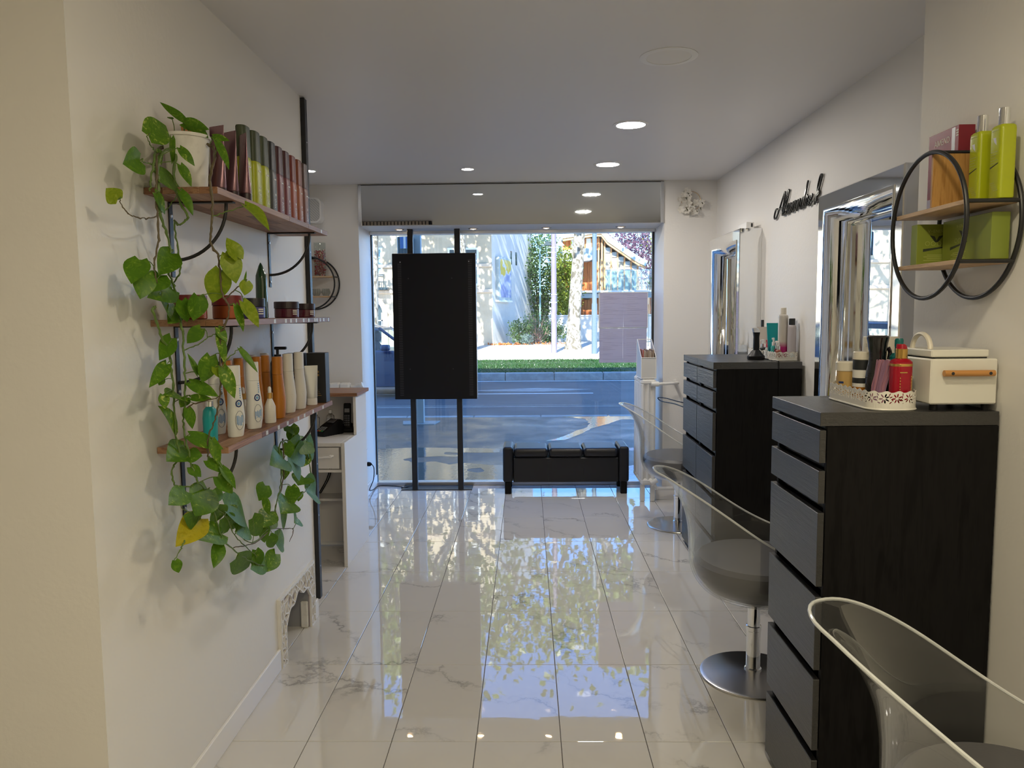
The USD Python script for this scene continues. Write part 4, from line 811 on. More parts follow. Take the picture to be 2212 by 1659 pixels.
SH = ((1.866, 'top'), (1.4965, 'middle'), (1.131, 'bottom'))
SX0, SX1, SY0, SY1, ST = LX, -.862, 2.18, 3.372, .019
rng = random.Random(12)
pm('price_tag', (.62, .62, .60), .4)
for si, (z, nm) in enumerate(SH):
    s = thing('wall_shelf', f'{nm} wooden wall shelf of glued strips on two black brackets', 'shelf', (0, 0, 0))
    for r in range(4):
        x0 = SX0+.001+r*(SX1-SX0)/4; x1 = SX0+.001+(r+1)*(SX1-SX0)/4-.0004; y = SY0
        while y < SY1-.01:
            y1 = min(y+rng.uniform(.22, .48), SY1)
            if SY1-y1 < .08: y1 = SY1
            obj('board_strip', bx(x0, x1, y, y1-.0004, z-ST, z, .0009), rng.choice(['acacia', 'acacia_b', 'acacia_c', 'acacia']), s); y = y1
    for by in (2.335, 3.222):
        zt = z-ST-.001; R = .168
        br = obj('bracket', [bx(LX+.0005, LX+.0045, by-.012, by+.012, zt-.222, zt, .001), bx(LX+.001, LX+.196, by-.012, by+.012, zt-.004, zt, .001),
             tube([(LX+.004+R*math.sin(a), by, zt-.004-R*math.cos(a)) for a in np.linspace(0, PI/2, 17)], .0052, 8)], 'black_metal', s)
        for dz in (.04, .20): obj('screw', mv(lathe([(0, .003), (.004, .0028), (.0065, .0008), (.0065, 0)], 12), (LX+.0045, by, zt-dz), ry=90), 'alu', br)
    tg = {0: [3.26], 1: [2.42, 2.62, 2.74, 2.80, 2.865, 2.96, 3.03, 3.12, 3.15, 3.20, 3.255, 3.33], 2: [2.50, 2.62, 2.72, 2.85, 2.93, 3.05, 3.20]}[si]
    for y in tg: obj('price_tag', bx(SX1+.0003, SX1+.0015, y, y+.02, z-.0165, z-.003), 'price_tag', s)

def loft(secs, n=24, p=2.4):
    """stack of superellipses (z, half x, half y[, cx, cy]) closed at both ends"""
    t = np.arange(n)*2*PI/n; c, s = np.cos(t), np.sin(t); e = 2/p; V = []; F = []
    for q in secs:
        z, a, b_ = q[:3]; cx, cy = (q[3], q[4]) if len(q) > 3 else (0, 0)
        V.append(np.c_[cx+a*np.sign(c)*np.abs(c)**e, cy+b_*np.sign(s)*np.abs(s)**e, np.full(n, z)])
    k = len(secs); V.append([[np.mean(V[0][:, 0]), np.mean(V[0][:, 1]), secs[0][0]], [np.mean(V[-1][:, 0]), np.mean(V[-1][:, 1]), secs[-1][0]]]); V = np.vstack(V)
    for i in range(k-1):
        for j in range(n):
            j2 = (j+1) % n; F += [(i*n+j, i*n+j2, (i+1)*n+j2), (i*n+j, (i+1)*n+j2, (i+1)*n+j)]
    for j in range(n):
        F.append((k*n, (j+1) % n, j)); F.append((k*n+1, (k-1)*n+j, (k-1)*n+(j+1) % n))
    return trimesh.Trimesh(V, F, process=False)
def text_lines(x, rows, rng, mat=None):
    return [bx(x, x+.0004, a, b_, z, z+h) for a, b_, z, h in rows]

# --- top shelf
Z = SH[0][0]+.0004
def flat_bottle(y, x, col, capcol, label, group=None, h=.262, hc=.165, lean=0):
    t = thing('oval_bottle', label, 'bottle', (x, y, Z), group=group)
    obj('body', loft([(0, .0185, .032), (.004, .020, .0345), (hc-.02, .020, .0345), (hc-.008, .0195, .0335), (hc, .017, .029)], 28, 2.8), col, t)
    obj('cap', loft([(hc-.004, .0188, .0325), (hc+.002, .0195, .0335), (h-.004, .0185, .0325), (h, .017, .031)], 28, 2.8), capcol, t)
    rr = random.Random(int(y*1000))
    obj('printed_label', [bx(.0199, .0204, -.012, .010, .128, .133), bx(.0199, .0204, -.004, .0035, .072, .080)] + [bx(.0199, .0204, -.014, -.014+rr.uniform(.012, .026), .030+k*.0055, .0315+k*.0055) for k in range(6)], 'white_print', t, kind='stuff')
    return t
obj_rows = [(2.735, -1.005, 'lime', 'olive_cap', 'lime green bottle with olive cap at the back beside the mauve tubes'), (2.600, -.935, 'lime', 'olive_cap', 'lime green bottle with olive cap, first of the front row after the mauve tubes'),
    (2.680, -.93, 'lime', 'olive_cap', 'lime green bottle with olive cap, second of the front row'), (2.762, -.93, 'lime', 'olive_cap', 'lime green bottle with olive cap, next to the dark grey bottle'),
    (2.842, -.93, 'grey_bottle', 'black_cap', 'dark grey bottle with black cap between lime and purple bottles'), (2.925, -.93, 'purple_bottle', 'purple_cap', 'mauve-purple bottle with plum cap beside the dark grey bottle'),
    (3.008, -.93, 'purple_bottle', 'purple_cap', 'mauve-purple bottle with plum cap beside the rose bottle'), (3.09, -.93, 'rose_bottle', 'red_cap', 'rose-coloured bottle with dark red cap'),
    (3.172, -.93, 'orange_bottle', 'rust_cap', 'salmon orange bottle with rust cap'), (3.252, -.93, 'brown_bottle', 'brown_cap', 'brown bottle with dark cap, last on the top shelf')]
for y, x, c, cc, l in obj_rows: flat_bottle(y, x, c, cc, l, 'bottles on the top shelf')
def tube_(name, loc, col, capcol, label, h=.215, a=.019, b_=.025, rz=0, lean=(0, 0), foot=.034, group=None, w2=None):
    t = thing(name, label, 'tube', loc, rz, group=group); w2 = w2 or b_*1.22
    lx, ly = lean
    obj('cap', loft([(0, a*.92, b_*.92), (.003, a*.97, b_*.97), (foot, a*.97, b_*.97)], 24, 2.2), capcol, t)
    obj('body', loft([(foot, a*.9, b_*.9), (foot+.004, a, b_)] + [(foot+.004+(h-foot-.012)*q, a*(1-q)+.0012*q, b_*(1-q)+w2*q, lx*q, ly*q) for q in (.15, .3, .5, .7, .85, 1)] + [(h, .0009, w2, lx*1.02, ly*1.02)], 24, 2.2), col, t)
    return t
tube_('cream_tube', (-1.025, 2.395, Z), 'copper_tube', 'mauve_dark', 'copper-coloured tube standing behind the white pot', h=.225, a=.017, b_=.026, rz=70)
tube_('cream_tube', (-.955, 2.43, Z), 'mauve_tube', 'mauve_dark', 'metallic mauve tube, first beside the white pot', h=.225, rz=65, lean=(.004, .004), group='mauve tubes on the top shelf')
tube_('cream_tube', (-1.01, 2.46, Z), 'mauve_tube', 'mauve_dark', 'metallic mauve tube at the back near the wall, partly hidden by the pot', h=.22, rz=40, group='mauve tubes on the top shelf')
tube_('cream_tube', (-.94, 2.497, Z), 'mauve_tube', 'mauve_dark', 'metallic mauve tube, middle of the three beside the pot', h=.222, rz=58, group='mauve tubes on the top shelf')
tb_ = tube_('cream_tube', (-.915, 2.545, Z), 'mauve_tube', 'mauve_dark', 'metallic mauve tube with cream label stripe, next to the lime bottles', h=.225, rz=42, lean=(.0, .003), group='mauve tubes on the top shelf')
# --- middle shelf
Z = SH[1][0]+.0004
def jar(name, x, y, r, h, col, lid, label):
    t = thing(name, label, 'jar', (x, y, Z)); hl = h*.42
    obj('body', lathe([(0, 0), (r*.9, 0), (r*.97, .003), (r*.97, h-hl-.002), (r*.9, h-hl), (0, h-hl)], 40), col, t)
    obj('lid', lathe([(r*.8, h-hl-.001), (r, h-hl), (r, h-.003), (r*.97, h), (0, h)], 40), lid, t)
    obj('printed_label', [axes(bx(-.010, .010, z, z+.004, 0, .0004), (r*.971*math.cos(a), r*.971*math.sin(a), 0), (-math.sin(a), math.cos(a), 0), (0, 0, 1), (math.cos(a), math.sin(a), 0)) for a in (-.55,) for z in (h*.2, h*.32, h*.42)], 'white_print', t, kind='stuff')
jar('cosmetic_jar', -1.0, 2.29, .047, .072, 'copper_jar', 'red_lid', 'copper jar with red lid nearest the near end of the middle shelf, behind leaves')
jar('cosmetic_jar', -.945, 2.435, .0475, .073, 'copper_jar', 'red_lid', 'copper jar with red lid, right beside the blue jar')
jar('cosmetic_jar', -.925, 2.605, .040, .068, 'blue_jar', 'ink_lid', 'blue jar with black lid')
jar('cosmetic_jar', -.93, 2.985, .047, .062, 'plum_jar', 'plum_lid', 'large dark plum jar with plum lid')
jar('cosmetic_jar', -.93, 3.235, .041, .058, 'plum_jar', 'plum_lid', 'smaller dark plum jar at the far end of the middle shelf')
t = thing('pointed_bottle', 'dark green glossy upright bottle with a pointed top on the middle shelf', 'bottle', (-.975, 2.84, Z))
obj('body', loft([(0, .020, .020), (.003, .0215, .0215), (.14, .0200, .0205), (.155, .0190, .020), (.190, .0075, .009), (.202, .0015, .002)], 20, 2.1), 'green_gloss', t)
# --- bottom shelf
Z = SH[2][0]+.0004
def wave_bottle(x, y, col, label, rz=-30, h=.222, emblem=False, k=1.0, mir=1, group=None, name='wave_bottle'):
    t = thing(name, label, 'bottle', (x, y, Z), rz, group=group)
    prof = [(0, .0165, .0225), (.003, .0185, .0245), (.03, .0205, .0275), (.065, .0210, .0285), (.10, .0190, .0255), (.135, .0168, .0228), (.158, .0165, .0226), (.1605, .0160, .0218)]
    top = [(.1612, .0165, .0226), (.19, .0163, .0228), (h-.002, .0160, .0228), (h, .0150, .0215)]
    off = lambda z: mir*.0035*math.sin(z/.16*PI*1.1)
    obj('body', loft([(z, a*k, b_*k, 0, off(z)) for z, a, b_ in prof], 28, 2.3), col, t)
    obj('cap', loft([(z, a*k, b_*k, 0, off(.1605)) for z, a, b_ in top], 28, 2.3), col, t)
    if emblem:
        def on_face(m, z): return axes(m, (float(np.interp(z, [q[0] for q in prof], [q[1] for q in prof]))-.0002, 0, z), (0, 1, 0), (0, 0, 1), (1, 0, 0))
        e_ = obj('emblem', on_face(extr(Point(0, 0).buffer(.0115, 20).difference(Point(0, 0).buffer(.0078, 20)), .0009), .104), 'navy_print', t, label='navy ring emblem')
        obj('emblem_dot', on_face(extr(Point(0, 0).buffer(.0048, 16), .0009), .104), 'blue_print', e_)
        ell = affinity.scale(Point(0, 0).buffer(1, 24), .016, .030); ell2 = affinity.scale(Point(0, 0).buffer(1, 24), .0145, .028)
        obj('grey_border', on_face(extr(ell.difference(ell2), .0007), .052), 'grey_print', t)
        rr = random.Random(int(y*999))
        obj('printed_text', [on_face(bx(-.011+j*.0042, -.009+j*.0042, -rr.uniform(.008, .018), rr.uniform(.006, .016), 0, .0008), .052) for j in range(6)] + [on_face(bx(.006, .009, .0+j*.007, .004+j*.007, 0, .0007), .120) for j in range(5)], 'blue_print', t, kind='stuff')
    return t
wave_bottle(-.99, 2.425, 'white_bottle', 'white wavy bottle with blue ring emblem, farthest left behind the vines', emblem=True, group='white bottles with blue emblem')
wave_bottle(-.912, 2.372, 'white_bottle', 'white wavy bottle with blue ring emblem, second from the left', emblem=True, group='white bottles with blue emblem')
wave_bottle(-.915, 2.545, 'white_bottle', 'white wavy bottle with blue ring emblem, beside the small dropper bottle', emblem=True, group='white bottles with blue emblem')
for x, y, c, l, rz in ((-1.02, 2.60, 'amber_orange', 'amber orange bottle at the back, behind the second white bottle', 10), (-1.03, 2.73, 'amber_orange', 'amber orange bottle at the back, just left of the cream bottles', 10), (-.995, 2.815, 'amber_orange', 'amber orange bottle seen over the third white bottle', 10),
        (-.915, 2.805, 'amber_orange', 'amber orange bottle in the front row', -12), (-1.0, 2.92, 'amber_orange', 'amber orange bottle right behind the front amber bottle', 8),
        (-1.035, 2.88, 'cream_bottle', 'cream bottle at the back, left of the two tall cream ones', 10), (-1.035, 3.02, 'cream_bottle', 'tall cream bottle at the back by the black pump', 10),
        (-.925, 2.962, 'cream_bottle', 'cream bottle in the front row right of the amber bottle', -18), (-.918, 3.082, 'cream_bottle', 'cream bottle in the front row left of the silver-white tube', -15)):
    t = wave_bottle(x, y, c, l, rz, h=.225 if c != 'cream_bottle' else .228, name='shampoo_bottle', group='amber and cream bottles on the bottom shelf')
    obj('relief', [axes(tube([(.012*math.cos(a)*q, .014*math.sin(a)*q, 0) for q in np.linspace(.2, 1, 5)], .0007, 5), (.0195, 0, .062), (0, 1, 0), (0, 0, 1), (1, 0, 0)) for a in np.linspace(0, 2*PI, 9)[:-1]], c, t, kind='stuff')
def dropper(x, y, label, rz=0):
    t = thing('dropper_bottle', label, 'bottle', (x, y, Z), rz)
    obj('body', loft([(0, .015, .019), (.003, .017, .021), (.058, .0165, .0205), (.075, .011, .0135), (.082, .0088, .0095), (.086, .0088, .0088)], 24, 2.3), 'cream_bottle', t)
    obj('collar', cyl(.0105, .086, .106, 24, b=.001), 'gold_band', t, label='golden collar')
    obj('bulb', lathe([(0, .106), (.0062, .106), (.0062, .118), (.0055, .124), (.003, .1275), (0, .1285)], 18), 'white_bottle', t)
dropper(-.904, 2.675, 'small white dropper bottle with gold collar in the front row', -20); dropper(-.99, 2.655, 'small white dropper bottle with gold collar, half hidden behind the third white bottle', -20)
t = thing('spray_bottle', 'turquoise bottle with silver collar and white spray head, behind the vines', 'bottle', (-.945, 2.262, Z))
obj('body', loft([(0, .016, .022), (.004, .018, .0245), (.075, .0195, .026), (.098, .017, .022), (.107, .010, .011)], 26, 2.4), 'teal_bottle', t)
obj('collar', cyl(.0105, .107, .124, 24, b=.001), 'chrome', t); obj('spray_head', [cyl(.009, .124, .150, 20, b=.001), bx(-.004, .014, -.005, .005, .138, .147, .001)], 'white_plastic', t)
tube_('hand_tube', (-.908, 3.215, Z), 'silver_white', 'white_plastic', 'silver-white cream tube standing on its cap on the bottom shelf', h=.165, a=.0165, b_=.023, rz=-65, foot=.028)
pm('silver_white', (.62, .63, .62), .25, .25)
for x, y, l in ((-.905, 3.315, 'black gift box at the far end of the bottom shelf, front one'), (-.995, 3.29, 'black gift box at the far end of the bottom shelf, back one')):
    t = thing('black_box', l, 'box', (x, y, Z)); obj('carton', bx(-.040, .040, -.032, .032, 0, .214, .0012), 'black_cap', t)
    obj('gold_print', [bx(-.008+.016*(k % 2)-.006, .0+.016*(k % 2)-.004, -.0326, -.032, .115+.014*(k//2), .124+.014*(k//2)) for k in range(4)] + [bx(-.03, .02-.004*k, -.0326, -.032, .03+.008*k, .032+.008*k) for k in range(6)], 'gold_band', t, kind='stuff')
t = thing('pump_bottle', 'black pump bottle at the back of the bottom shelf under the bracket', 'bottle', (-1.03, 3.165, Z))
obj('body', lathe([(0, 0), (.028, 0), (.03, .003), (.03, .18), (.022, .198), (.012, .203), (0, .203)], 28), 'black_cap', t)
obj('pump', [cyl(.006, .203, .235, 14), cyl(.014, .203, .215, 18), bx(-.012, .038, -.009, .009, .235, .247, .003)], 'black_cap', t)

# --- trailing pothos in a white pot
pl = thing('pothos', 'trailing green pothos in a white pot, vines hanging past all three shelves', 'potted plant', (0, 0, 0))
PC = (-.978, 2.262, SH[0][0]+.0004)
obj('pot', lathe([(0, 0), (.050, 0), (.053, .003), (.0615, .140), (.0625, .146), (.067, .147), (.068, .151), (.067, .156), (.0625, .157), (.0605, .150), (.0555, .13), (0, .13)], 48, loc=PC), 'concrete_white', pl, label='white pot with a rolled rim')
obj('soil', lathe([(0, .128), (.058, .128), (.058, .134), (0, .140)], 30, loc=PC), 'soil', pl)
LEAVES = [[-985,2042,1975,-985,2123,2017,60],[-985,2007,1905,-985,1947,1887,54],[-979,2250,2057,-921,2250,2043,30],[-970,2250,2061,-1020,2250,2106,22],[-1018,2250,2068,-1041,2250,2074,13],[-960,2250,2047,-916,2250,2021,34],[-972,2250,2019,-945,2250,1996,26],[-900,2250,2019,-865,2250,2008,19],[-827,2115,1976,-794,2115,1914,23],[-985,2191,2002,-985,2203,1943,23],[-932,2115,1958,-902,2115,1920,20],[-932,2115,1912,-907,2115,1865,22],[-985,2105,1944,-985,2146,1924,30],[-985,2094,1879,-985,2215,1882,56],[-985,1887,1789,-985,1856,1806,35],[-985,2064,1832,-985,2101,1790,29],[-941,2115,1845,-917,2115,1791,24],[-760,2115,1805,-703,2115,1750,48],[-791,2115,1664,-820,2115,1711,38],[-817,2115,1673,-804,2115,1608,45],[-821,2115,1669,-817,2115,1685,19],[-838,2115,1628,-866,2115,1556,54],[-775,2115,1599,-786,2115,1568,29],[-777,2115,1596,-774,2115,1624,7],[-985,2143,1681,-985,2071,1629,53],[-985,1968,1650,-985,1922,1601,48],[-985,1996,1618,-985,1968,1563,46],[-985,2079,1618,-985,2037,1580,51],[-985,2155,1584,-985,2047,1564,59],[-985,2076,1551,-985,2137,1504,56],[-943,2115,1549,-931,2115,1500,39],[-901,2115,1561,-912,2115,1504,45],[-985,2158,1527,-985,2114,1494,42],[-792,2115,1534,-768,2115,1474,22],[-775,2115,1544,-740,2115,1486,37],[-905,2115,1473,-945,2115,1438,31],[-855,2115,1474,-840,2115,1441,20],[-985,2117,1446,-985,2055,1400,38],[-853,2115,1460,-844,2115,1385,21],[-985,2079,1379,-985,1989,1338,30],[-985,2039,1330,-985,2075,1343,20],[-875,2115,1395,-895,2115,1334,42],[-907,2115,1346,-921,2115,1396,15],[-868,2115,1366,-855,2115,1339,25],[-847,2115,1362,-829,2115,1292,30],[-795,2115,1415,-761,2115,1362,15],[-942,2115,1323,-886,2115,1291,31],[-985,2048,1297,-985,2045,1266,22],[-985,2178,1272,-985,2066,1297,65],[-941,2115,1281,-901,2115,1278,18],[-944,2115,1281,-955,2115,1258,24],[-945,2115,1251,-935,2115,1203,28],[-985,2121,1182,-985,2061,1254,52],[-944,2115,1175,-871,2115,1142,32],[-873,2115,1162,-849,2115,1102,23],[-985,2168,1132,-985,2059,1123,63],[-943,2115,1120,-900,2115,1119,34],[-901,2115,1105,-868,2115,1077,32],[-940,2115,1086,-907,2115,1064,25],[-862,2115,1083,-838,2115,1035,26],[-873,2115,1058,-844,2115,1018,36],[-930,2174,1010,-930,2091,968,76],[-930,2034,1036,-930,1937,1031,46],[-930,2192,977,-930,2182,937,16],[-930,2209,988,-930,2255,971,32],[-930,2135,934,-930,2023,903,74],[-930,2114,929,-930,2059,961,41],[-930,2322,926,-930,2496,842,90],[-930,2361,895,-930,2435,831,55],[-930,2253,932,-930,2300,889,50],[-930,2306,890,-930,2349,840,56],[-930,2284,849,-930,2157,874,65],[-930,2380,834,-930,2501,780,47],[-930,2241,827,-930,2201,781,35],[-930,2534,826,-930,2600,758,55],[-930,2655,767,-930,2681,707,37],[-930,2394,731,-930,2516,667,68],[-930,2524,671,-930,2682,616,56],[-930,2772,629,-930,2690,601,53],[-930,1958,869,-930,1964,839,22],[-930,2550,712,-930,2581,657,33],[-930,2706,716,-930,2750,664,38],[-930,2779,687,-930,2892,623,65],[-930,2679,907,-930,2632,873,50],[-930,2636,871,-930,2661,814,23],[-930,2961,838,-930,2959,771,53],[-955,3003,1004,-955,3016,952,36],[-955,3078,1059,-955,3112,1001,51],[-955,3048,1057,-955,2996,1059,54],[-955,3260,970,-955,3169,944,77],[-955,3280,954,-955,3392,896,90],[-955,2950,954,-955,2826,963,92],[-955,3027,957,-955,3194,882,146],[-955,2985,926,-955,2988,869,41],[-955,3211,933,-955,3074,933,83],[-955,3298,906,-955,3248,868,44],[-955,3230,816,-955,3163,805,76],[-955,3225,775,-955,3371,714,107],[-930,3107,782,-930,3103,749,22],[-930,2899,793,-930,2807,784,82],[-930,2859,765,-930,2896,692,42],[-930,2716,802,-930,2648,774,59],[-930,2762,768,-930,2694,753,48],[-930,3005,703,-930,2959,700,57]]
VINES = [[[-1019,2250,1995],[-1054,2250,1987],[-985,2078,1931],[-985,2055,1872],[-985,2041,1831]],[[-1013,2250,1997],[-1044,2250,1987],[-985,2091,1933],[-985,2085,1877],[-985,2076,1828],[-985,2077,1765],[-985,2076,1710],[-985,2051,1660],[-985,2048,1612],[-985,2070,1577]],[[-1000,2250,1995],[-985,2113,1938],[-985,2090,1846],[-985,2092,1783],[-985,2126,1735],[-985,2143,1687],[-985,2124,1632],[-985,2156,1588],[-985,2169,1542],[-951,2115,1475],[-948,2115,1460],[-949,2115,1381],[-948,2115,1318],[-956,2115,1251],[-958,2115,1200],[-950,2115,1141],[-940,2115,1085],[-925,2115,1042],[-930,2204,991],[-930,2215,944],[-930,2266,847],[-930,2366,769],[-930,2491,694],[-930,2632,632]],[[-991,2250,1997],[-985,2204,1956],[-985,2187,1878],[-939,2115,1818],[-920,2115,1773],[-946,2115,1755],[-985,2175,1769],[-985,2187,1703],[-948,2115,1631],[-985,2157,1601]],[[-912,2250,1996],[-895,2250,1985],[-841,2115,1924],[-856,2115,1873],[-850,2115,1817],[-855,2115,1752],[-861,2115,1708],[-842,2115,1667],[-838,2115,1622],[-834,2115,1565],[-817,2115,1524],[-834,2115,1474],[-843,2115,1463],[-848,2115,1401],[-851,2115,1318],[-861,2115,1250],[-875,2115,1208],[-892,2115,1166],[-896,2115,1115]],[[-985,2040,1533],[-985,2026,1521],[-985,2055,1477],[-985,2076,1436],[-985,2101,1422],[-985,2115,1377],[-985,2117,1318],[-985,2119,1251],[-985,2120,1174],[-973,2115,1115],[-985,2092,1086],[-985,2097,1042],[-968,2115,1030],[-943,2115,1034]],[[-955,3014,1014],[-955,2920,1012],[-955,2928,922],[-955,2910,849],[-930,2785,816],[-930,2694,756],[-930,2525,746],[-930,2397,814]],[[-955,2959,1029],[-955,2964,909],[-955,2918,836],[-930,2766,798],[-930,2777,750],[-930,2598,735],[-930,2470,753],[-930,2367,779]],[[-955,3072,1008],[-955,3233,933],[-955,3314,845],[-955,3342,778],[-930,3150,776],[-930,3022,769],[-930,2941,747]],[[-930,2216,953],[-930,2318,885],[-930,2372,817],[-930,2469,748],[-930,2604,658]],[[-930,2693,745],[-930,2915,685],[-930,2970,660],[-930,2918,633]],[[-930,2177,940],[-930,2117,958],[-930,2042,980],[-930,2000,1011]],[[-930,2023,903],[-930,1995,885],[-930,1958,869]],[[-985,2078,1773],[-985,2003,1758],[-985,1942,1758],[-985,1907,1767],[-985,1887,1789]],[[-985,2078,1773],[-985,2172,1822],[-941,2115,1844]],[[-850,2115,1776],[-825,2115,1784],[-760,2115,1805]],[[-826,2115,1555],[-800,2115,1577],[-775,2115,1599]],[[-847,2115,1360],[-821,2115,1395],[-795,2115,1415]],[[-948,2115,1411],[-903,2115,1431],[-881,2115,1447],[-856,2115,1460]],[[-953,2115,1251],[-915,2115,1268],[-863,2115,1280],[-846,2115,1293]],[[-985,2088,1944],[-985,2056,1957],[-985,2042,1975]],[[-985,2076,1907],[-985,2034,1903],[-985,2007,1903]]]
YELLOW = 65
leafcol = {'g': ('geometry', {}), 'n': ('noise_texture', {'scale': 55.0, 'detail': 3.0, 'distortion': 1.5}), 'o': ('object_info', {}), 'a': ('math', {'math_type': 'add'}), 'of': ('math', {'math_type': 'multiply', 'value2': .16}),
    'r': ('rgb_ramp', {'ramp': [(0, (.055, .14, .008)), (.55, (.085, .20, .010)), (.73, (.14, .27, .015)), (.79, (.42, .50, .10)), (1, (.5, .55, .14))]}),
    'd': ('principled_bsdf', {'roughness': .38, 'specular_ior_level': .28}), 't': ('translucent_bsdf', {}), 'x': ('mix_closure', {'fac': .34})}
leaflinks = [('g.position', 'n.vector'), ('o.random', 'of.value1'), ('n.fac', 'a.value1'), ('of.value', 'a.value2'), ('a.value', 'r.fac'), ('r.color', 'd.base_color'), ('r.color', 't.color'), ('d.BSDF', 'x.closure1'), ('t.BSDF', 'x.closure2')]
usdkit.material(stage, '/World/Looks/pothos_leaf', leafcol, leaflinks, surface='x.closure')
lc2 = dict(leafcol); lc2['r'] = ('rgb_ramp', {'ramp': [(0, (.12, .22, .01)), (.5, (.20, .29, .012)), (.7, (.26, .34, .02)), (1, (.45, .52, .10))]}); usdkit.material(stage, '/World/Looks/pothos_leaf_light', lc2, leaflinks, surface='x.closure')
lc3 = dict(leafcol); lc3['r'] = ('rgb_ramp', {'ramp': [(0, (.22, .25, .01)), (.45, (.42, .36, .012)), (.65, (.50, .42, .02)), (1, (.35, .36, .02))]}); usdkit.material(stage, '/World/Looks/pothos_leaf_yellow', lc3, leaflinks, surface='x.closure')
pm('pothos_stem', (.10, .165, .03), .5); pm('pothos_stem_brown', (.10, .075, .035), .6)
for k, v in enumerate(VINES):
    p_ = smoothpath(np.array(v)/1000., 6); rs = np.random.default_rng(k)
    p_ = p_+rs.normal(size=p_.shape)*.0012; p_[:, 0] = np.maximum(p_[:, 0], LX+.008)
    r0 = .0038 if k < 6 else .0028 if k < 9 else .002
    obj('vine' if k < 9 else 'leaf_stalk', tube(p_, np.linspace(r0, r0*.6, len(p_))*(1+.15*rs.normal(size=len(p_))).clip(.7, 1.4), 7), 'pothos_stem' if k % 3 != 1 else 'pothos_stem_brown', pl)
NU = 9; us = np.linspace(0, 1, NU)
half = np.interp(us, [0, .06, .16, .30, .45, .62, .78, .90, 1], [.22, .36, .46, .50, .475, .38, .25, .12, .0])
back = np.interp(us, [0, .06, .16, 1], [-.13, -.05, 0, 0])
allv = np.vstack([smoothpath(np.array(v)/1000., 4) for v in VINES])
def leaf_mesh(Bp, Tp, w, rng):
    d = Tp-Bp; L = np.linalg.norm(d); d = d/L
    n0 = np.array([.62, -.62, .35])+np.array([rng.uniform(-.35, .35) for _ in range(3)]); n0 = n0-d*np.dot(n0, d); n0 /= np.linalg.norm(n0); e = np.cross(n0, d)
    cup = rng.uniform(.05, .32); droop = rng.uniform(.04, .22); V = []; F = []
    wav = rng.uniform(0, 6)
    for i, u in enumerate(us):
        for j, s in enumerate((-1, -.55, 0, .55, 1)):
            hw = half[i]*w*s
            edge = abs(s)
            pnt = Bp+d*(u*L+back[i]*L*(edge if i == 0 else edge*.6))+e*hw+n0*(abs(s)*half[i]*w*cup-droop*L*(u-.35)**2+.012*w*math.sin(u*9+wav)*edge)
            V.append(pnt)
    for i in range(NU-1):
        for j in range(4):
            a = i*5+j; F += [(a, a+1, a+6), (a, a+6, a+5)]
    V = np.array(V); V[:, 0] = np.maximum(V[:, 0], LX+.006)
    return trimesh.Trimesh(V, F, process=False)
rng = random.Random(77)
for k, q in enumerate(LEAVES):
    Bp, Tp, w = np.array(q[:3])/1000., np.array(q[3:6])/1000., q[6]/1000.*1.34; Tp = Bp+(Tp-Bp)*1.2
    dep = rng.uniform(-.018, .02); Bp = Bp+np.array([dep*.4, 0, 0]); Tp = Tp+np.array([dep, rng.uniform(-.008, .008), 0])
    yellow = k == 63+0 and False
    m_ = 'pothos_leaf_light' if k in (14, 17, 18, 19, 20, 21, 22, 34, 43) else 'pothos_leaf'
    if abs(q[0]+930) < 3 and q[6] > 36 and abs(q[2]-870) < 40 and False: m_ = 'pothos_leaf_yellow'
    if k == YELLOW: m_ = 'pothos_leaf_yellow'; w *= .85
    lf = obj('leaf', leaf_mesh(Bp, Tp, w, rng), m_, pl, label='yellowing heart-shaped leaf' if k == YELLOW else None, smooth=True)
    # petiole to the nearest vine
    dd = np.linalg.norm(allv-Bp, axis=1); c = allv[dd.argmin()]
    if .004 < dd.min() < .09: obj('petiole', tube(smoothpath([c, (c+Bp)/2+np.array([.006, 0, .006]), Bp], 4), .0013, 5), 'pothos_stem', lf)

# ================================================================ RIGHT SIDE
pm('oak_edge', (.018, .017, .018), .45)
def chest(label, x, y, W, group=None):
    """tall black chest, local origin at its front near corner; x into the wall, y away from the viewer"""
    t = thing('chest_of_drawers', label, 'chest of drawers', (x, y, 0), group=group); D = .48
    obj('top', bx(0, D, 0, W, 1.192, 1.23, .0012), 'black_oak', t)
    obj('side_panel', bx(.02, D, .0, .018, 0, 1.191, .0008), 'black_oak_v', t); obj('side_panel', bx(.02, D, W-.018, W, 0, 1.191, .0008), 'black_oak_v', t)
    obj('back_panel', bx(D-.006, D, .018, W-.018, .02, 1.19), 'black_oak_v', t)
    obj('top_rail', bx(.030, .048, .018, W-.018, 1.13, 1.191), 'black_oak', t)
    zs = [(1.181, 1.09), (1.068, .977), (.951, .742), (.712, .501), (.474, .265), (.235, .025)]
    for k, (z1, z0) in enumerate(zs):
        d = obj('drawer', bx(0, .018, .002, W-.002, z0, z1, .0012), 'black_oak', t)
        obj('drawer_box', [bx(.0185, D-.03, .032, .044, z0+.012, z1-.03), bx(.0185, D-.03, W-.044, W-.032, z0+.012, z1-.03), bx(.0185, D-.03, .044, W-.044, z0+.012, z0+.022), bx(D-.042, D-.03, .044, W-.044, z0+.022, z1-.03), bx(.0185, .03, .044, W-.044, z0+.022, z1-.03)], 'oak_edge', d)
    for k in range(5):
        zc = (zs[k][1]+zs[k+1][0])/2
        obj('cross_rail', bx(.034, .05, .018, W-.018, zc-.012, zc+.012), 'black_oak', t)
    return t
B2X, B2Y, B2W = .795, 2.100, .415
B1X, B1Y, B1W = 1.012, 4.222, .402
chest('tall black oak chest of drawers nearest the viewer, under the round shelf', B2X, B2Y, B2W)
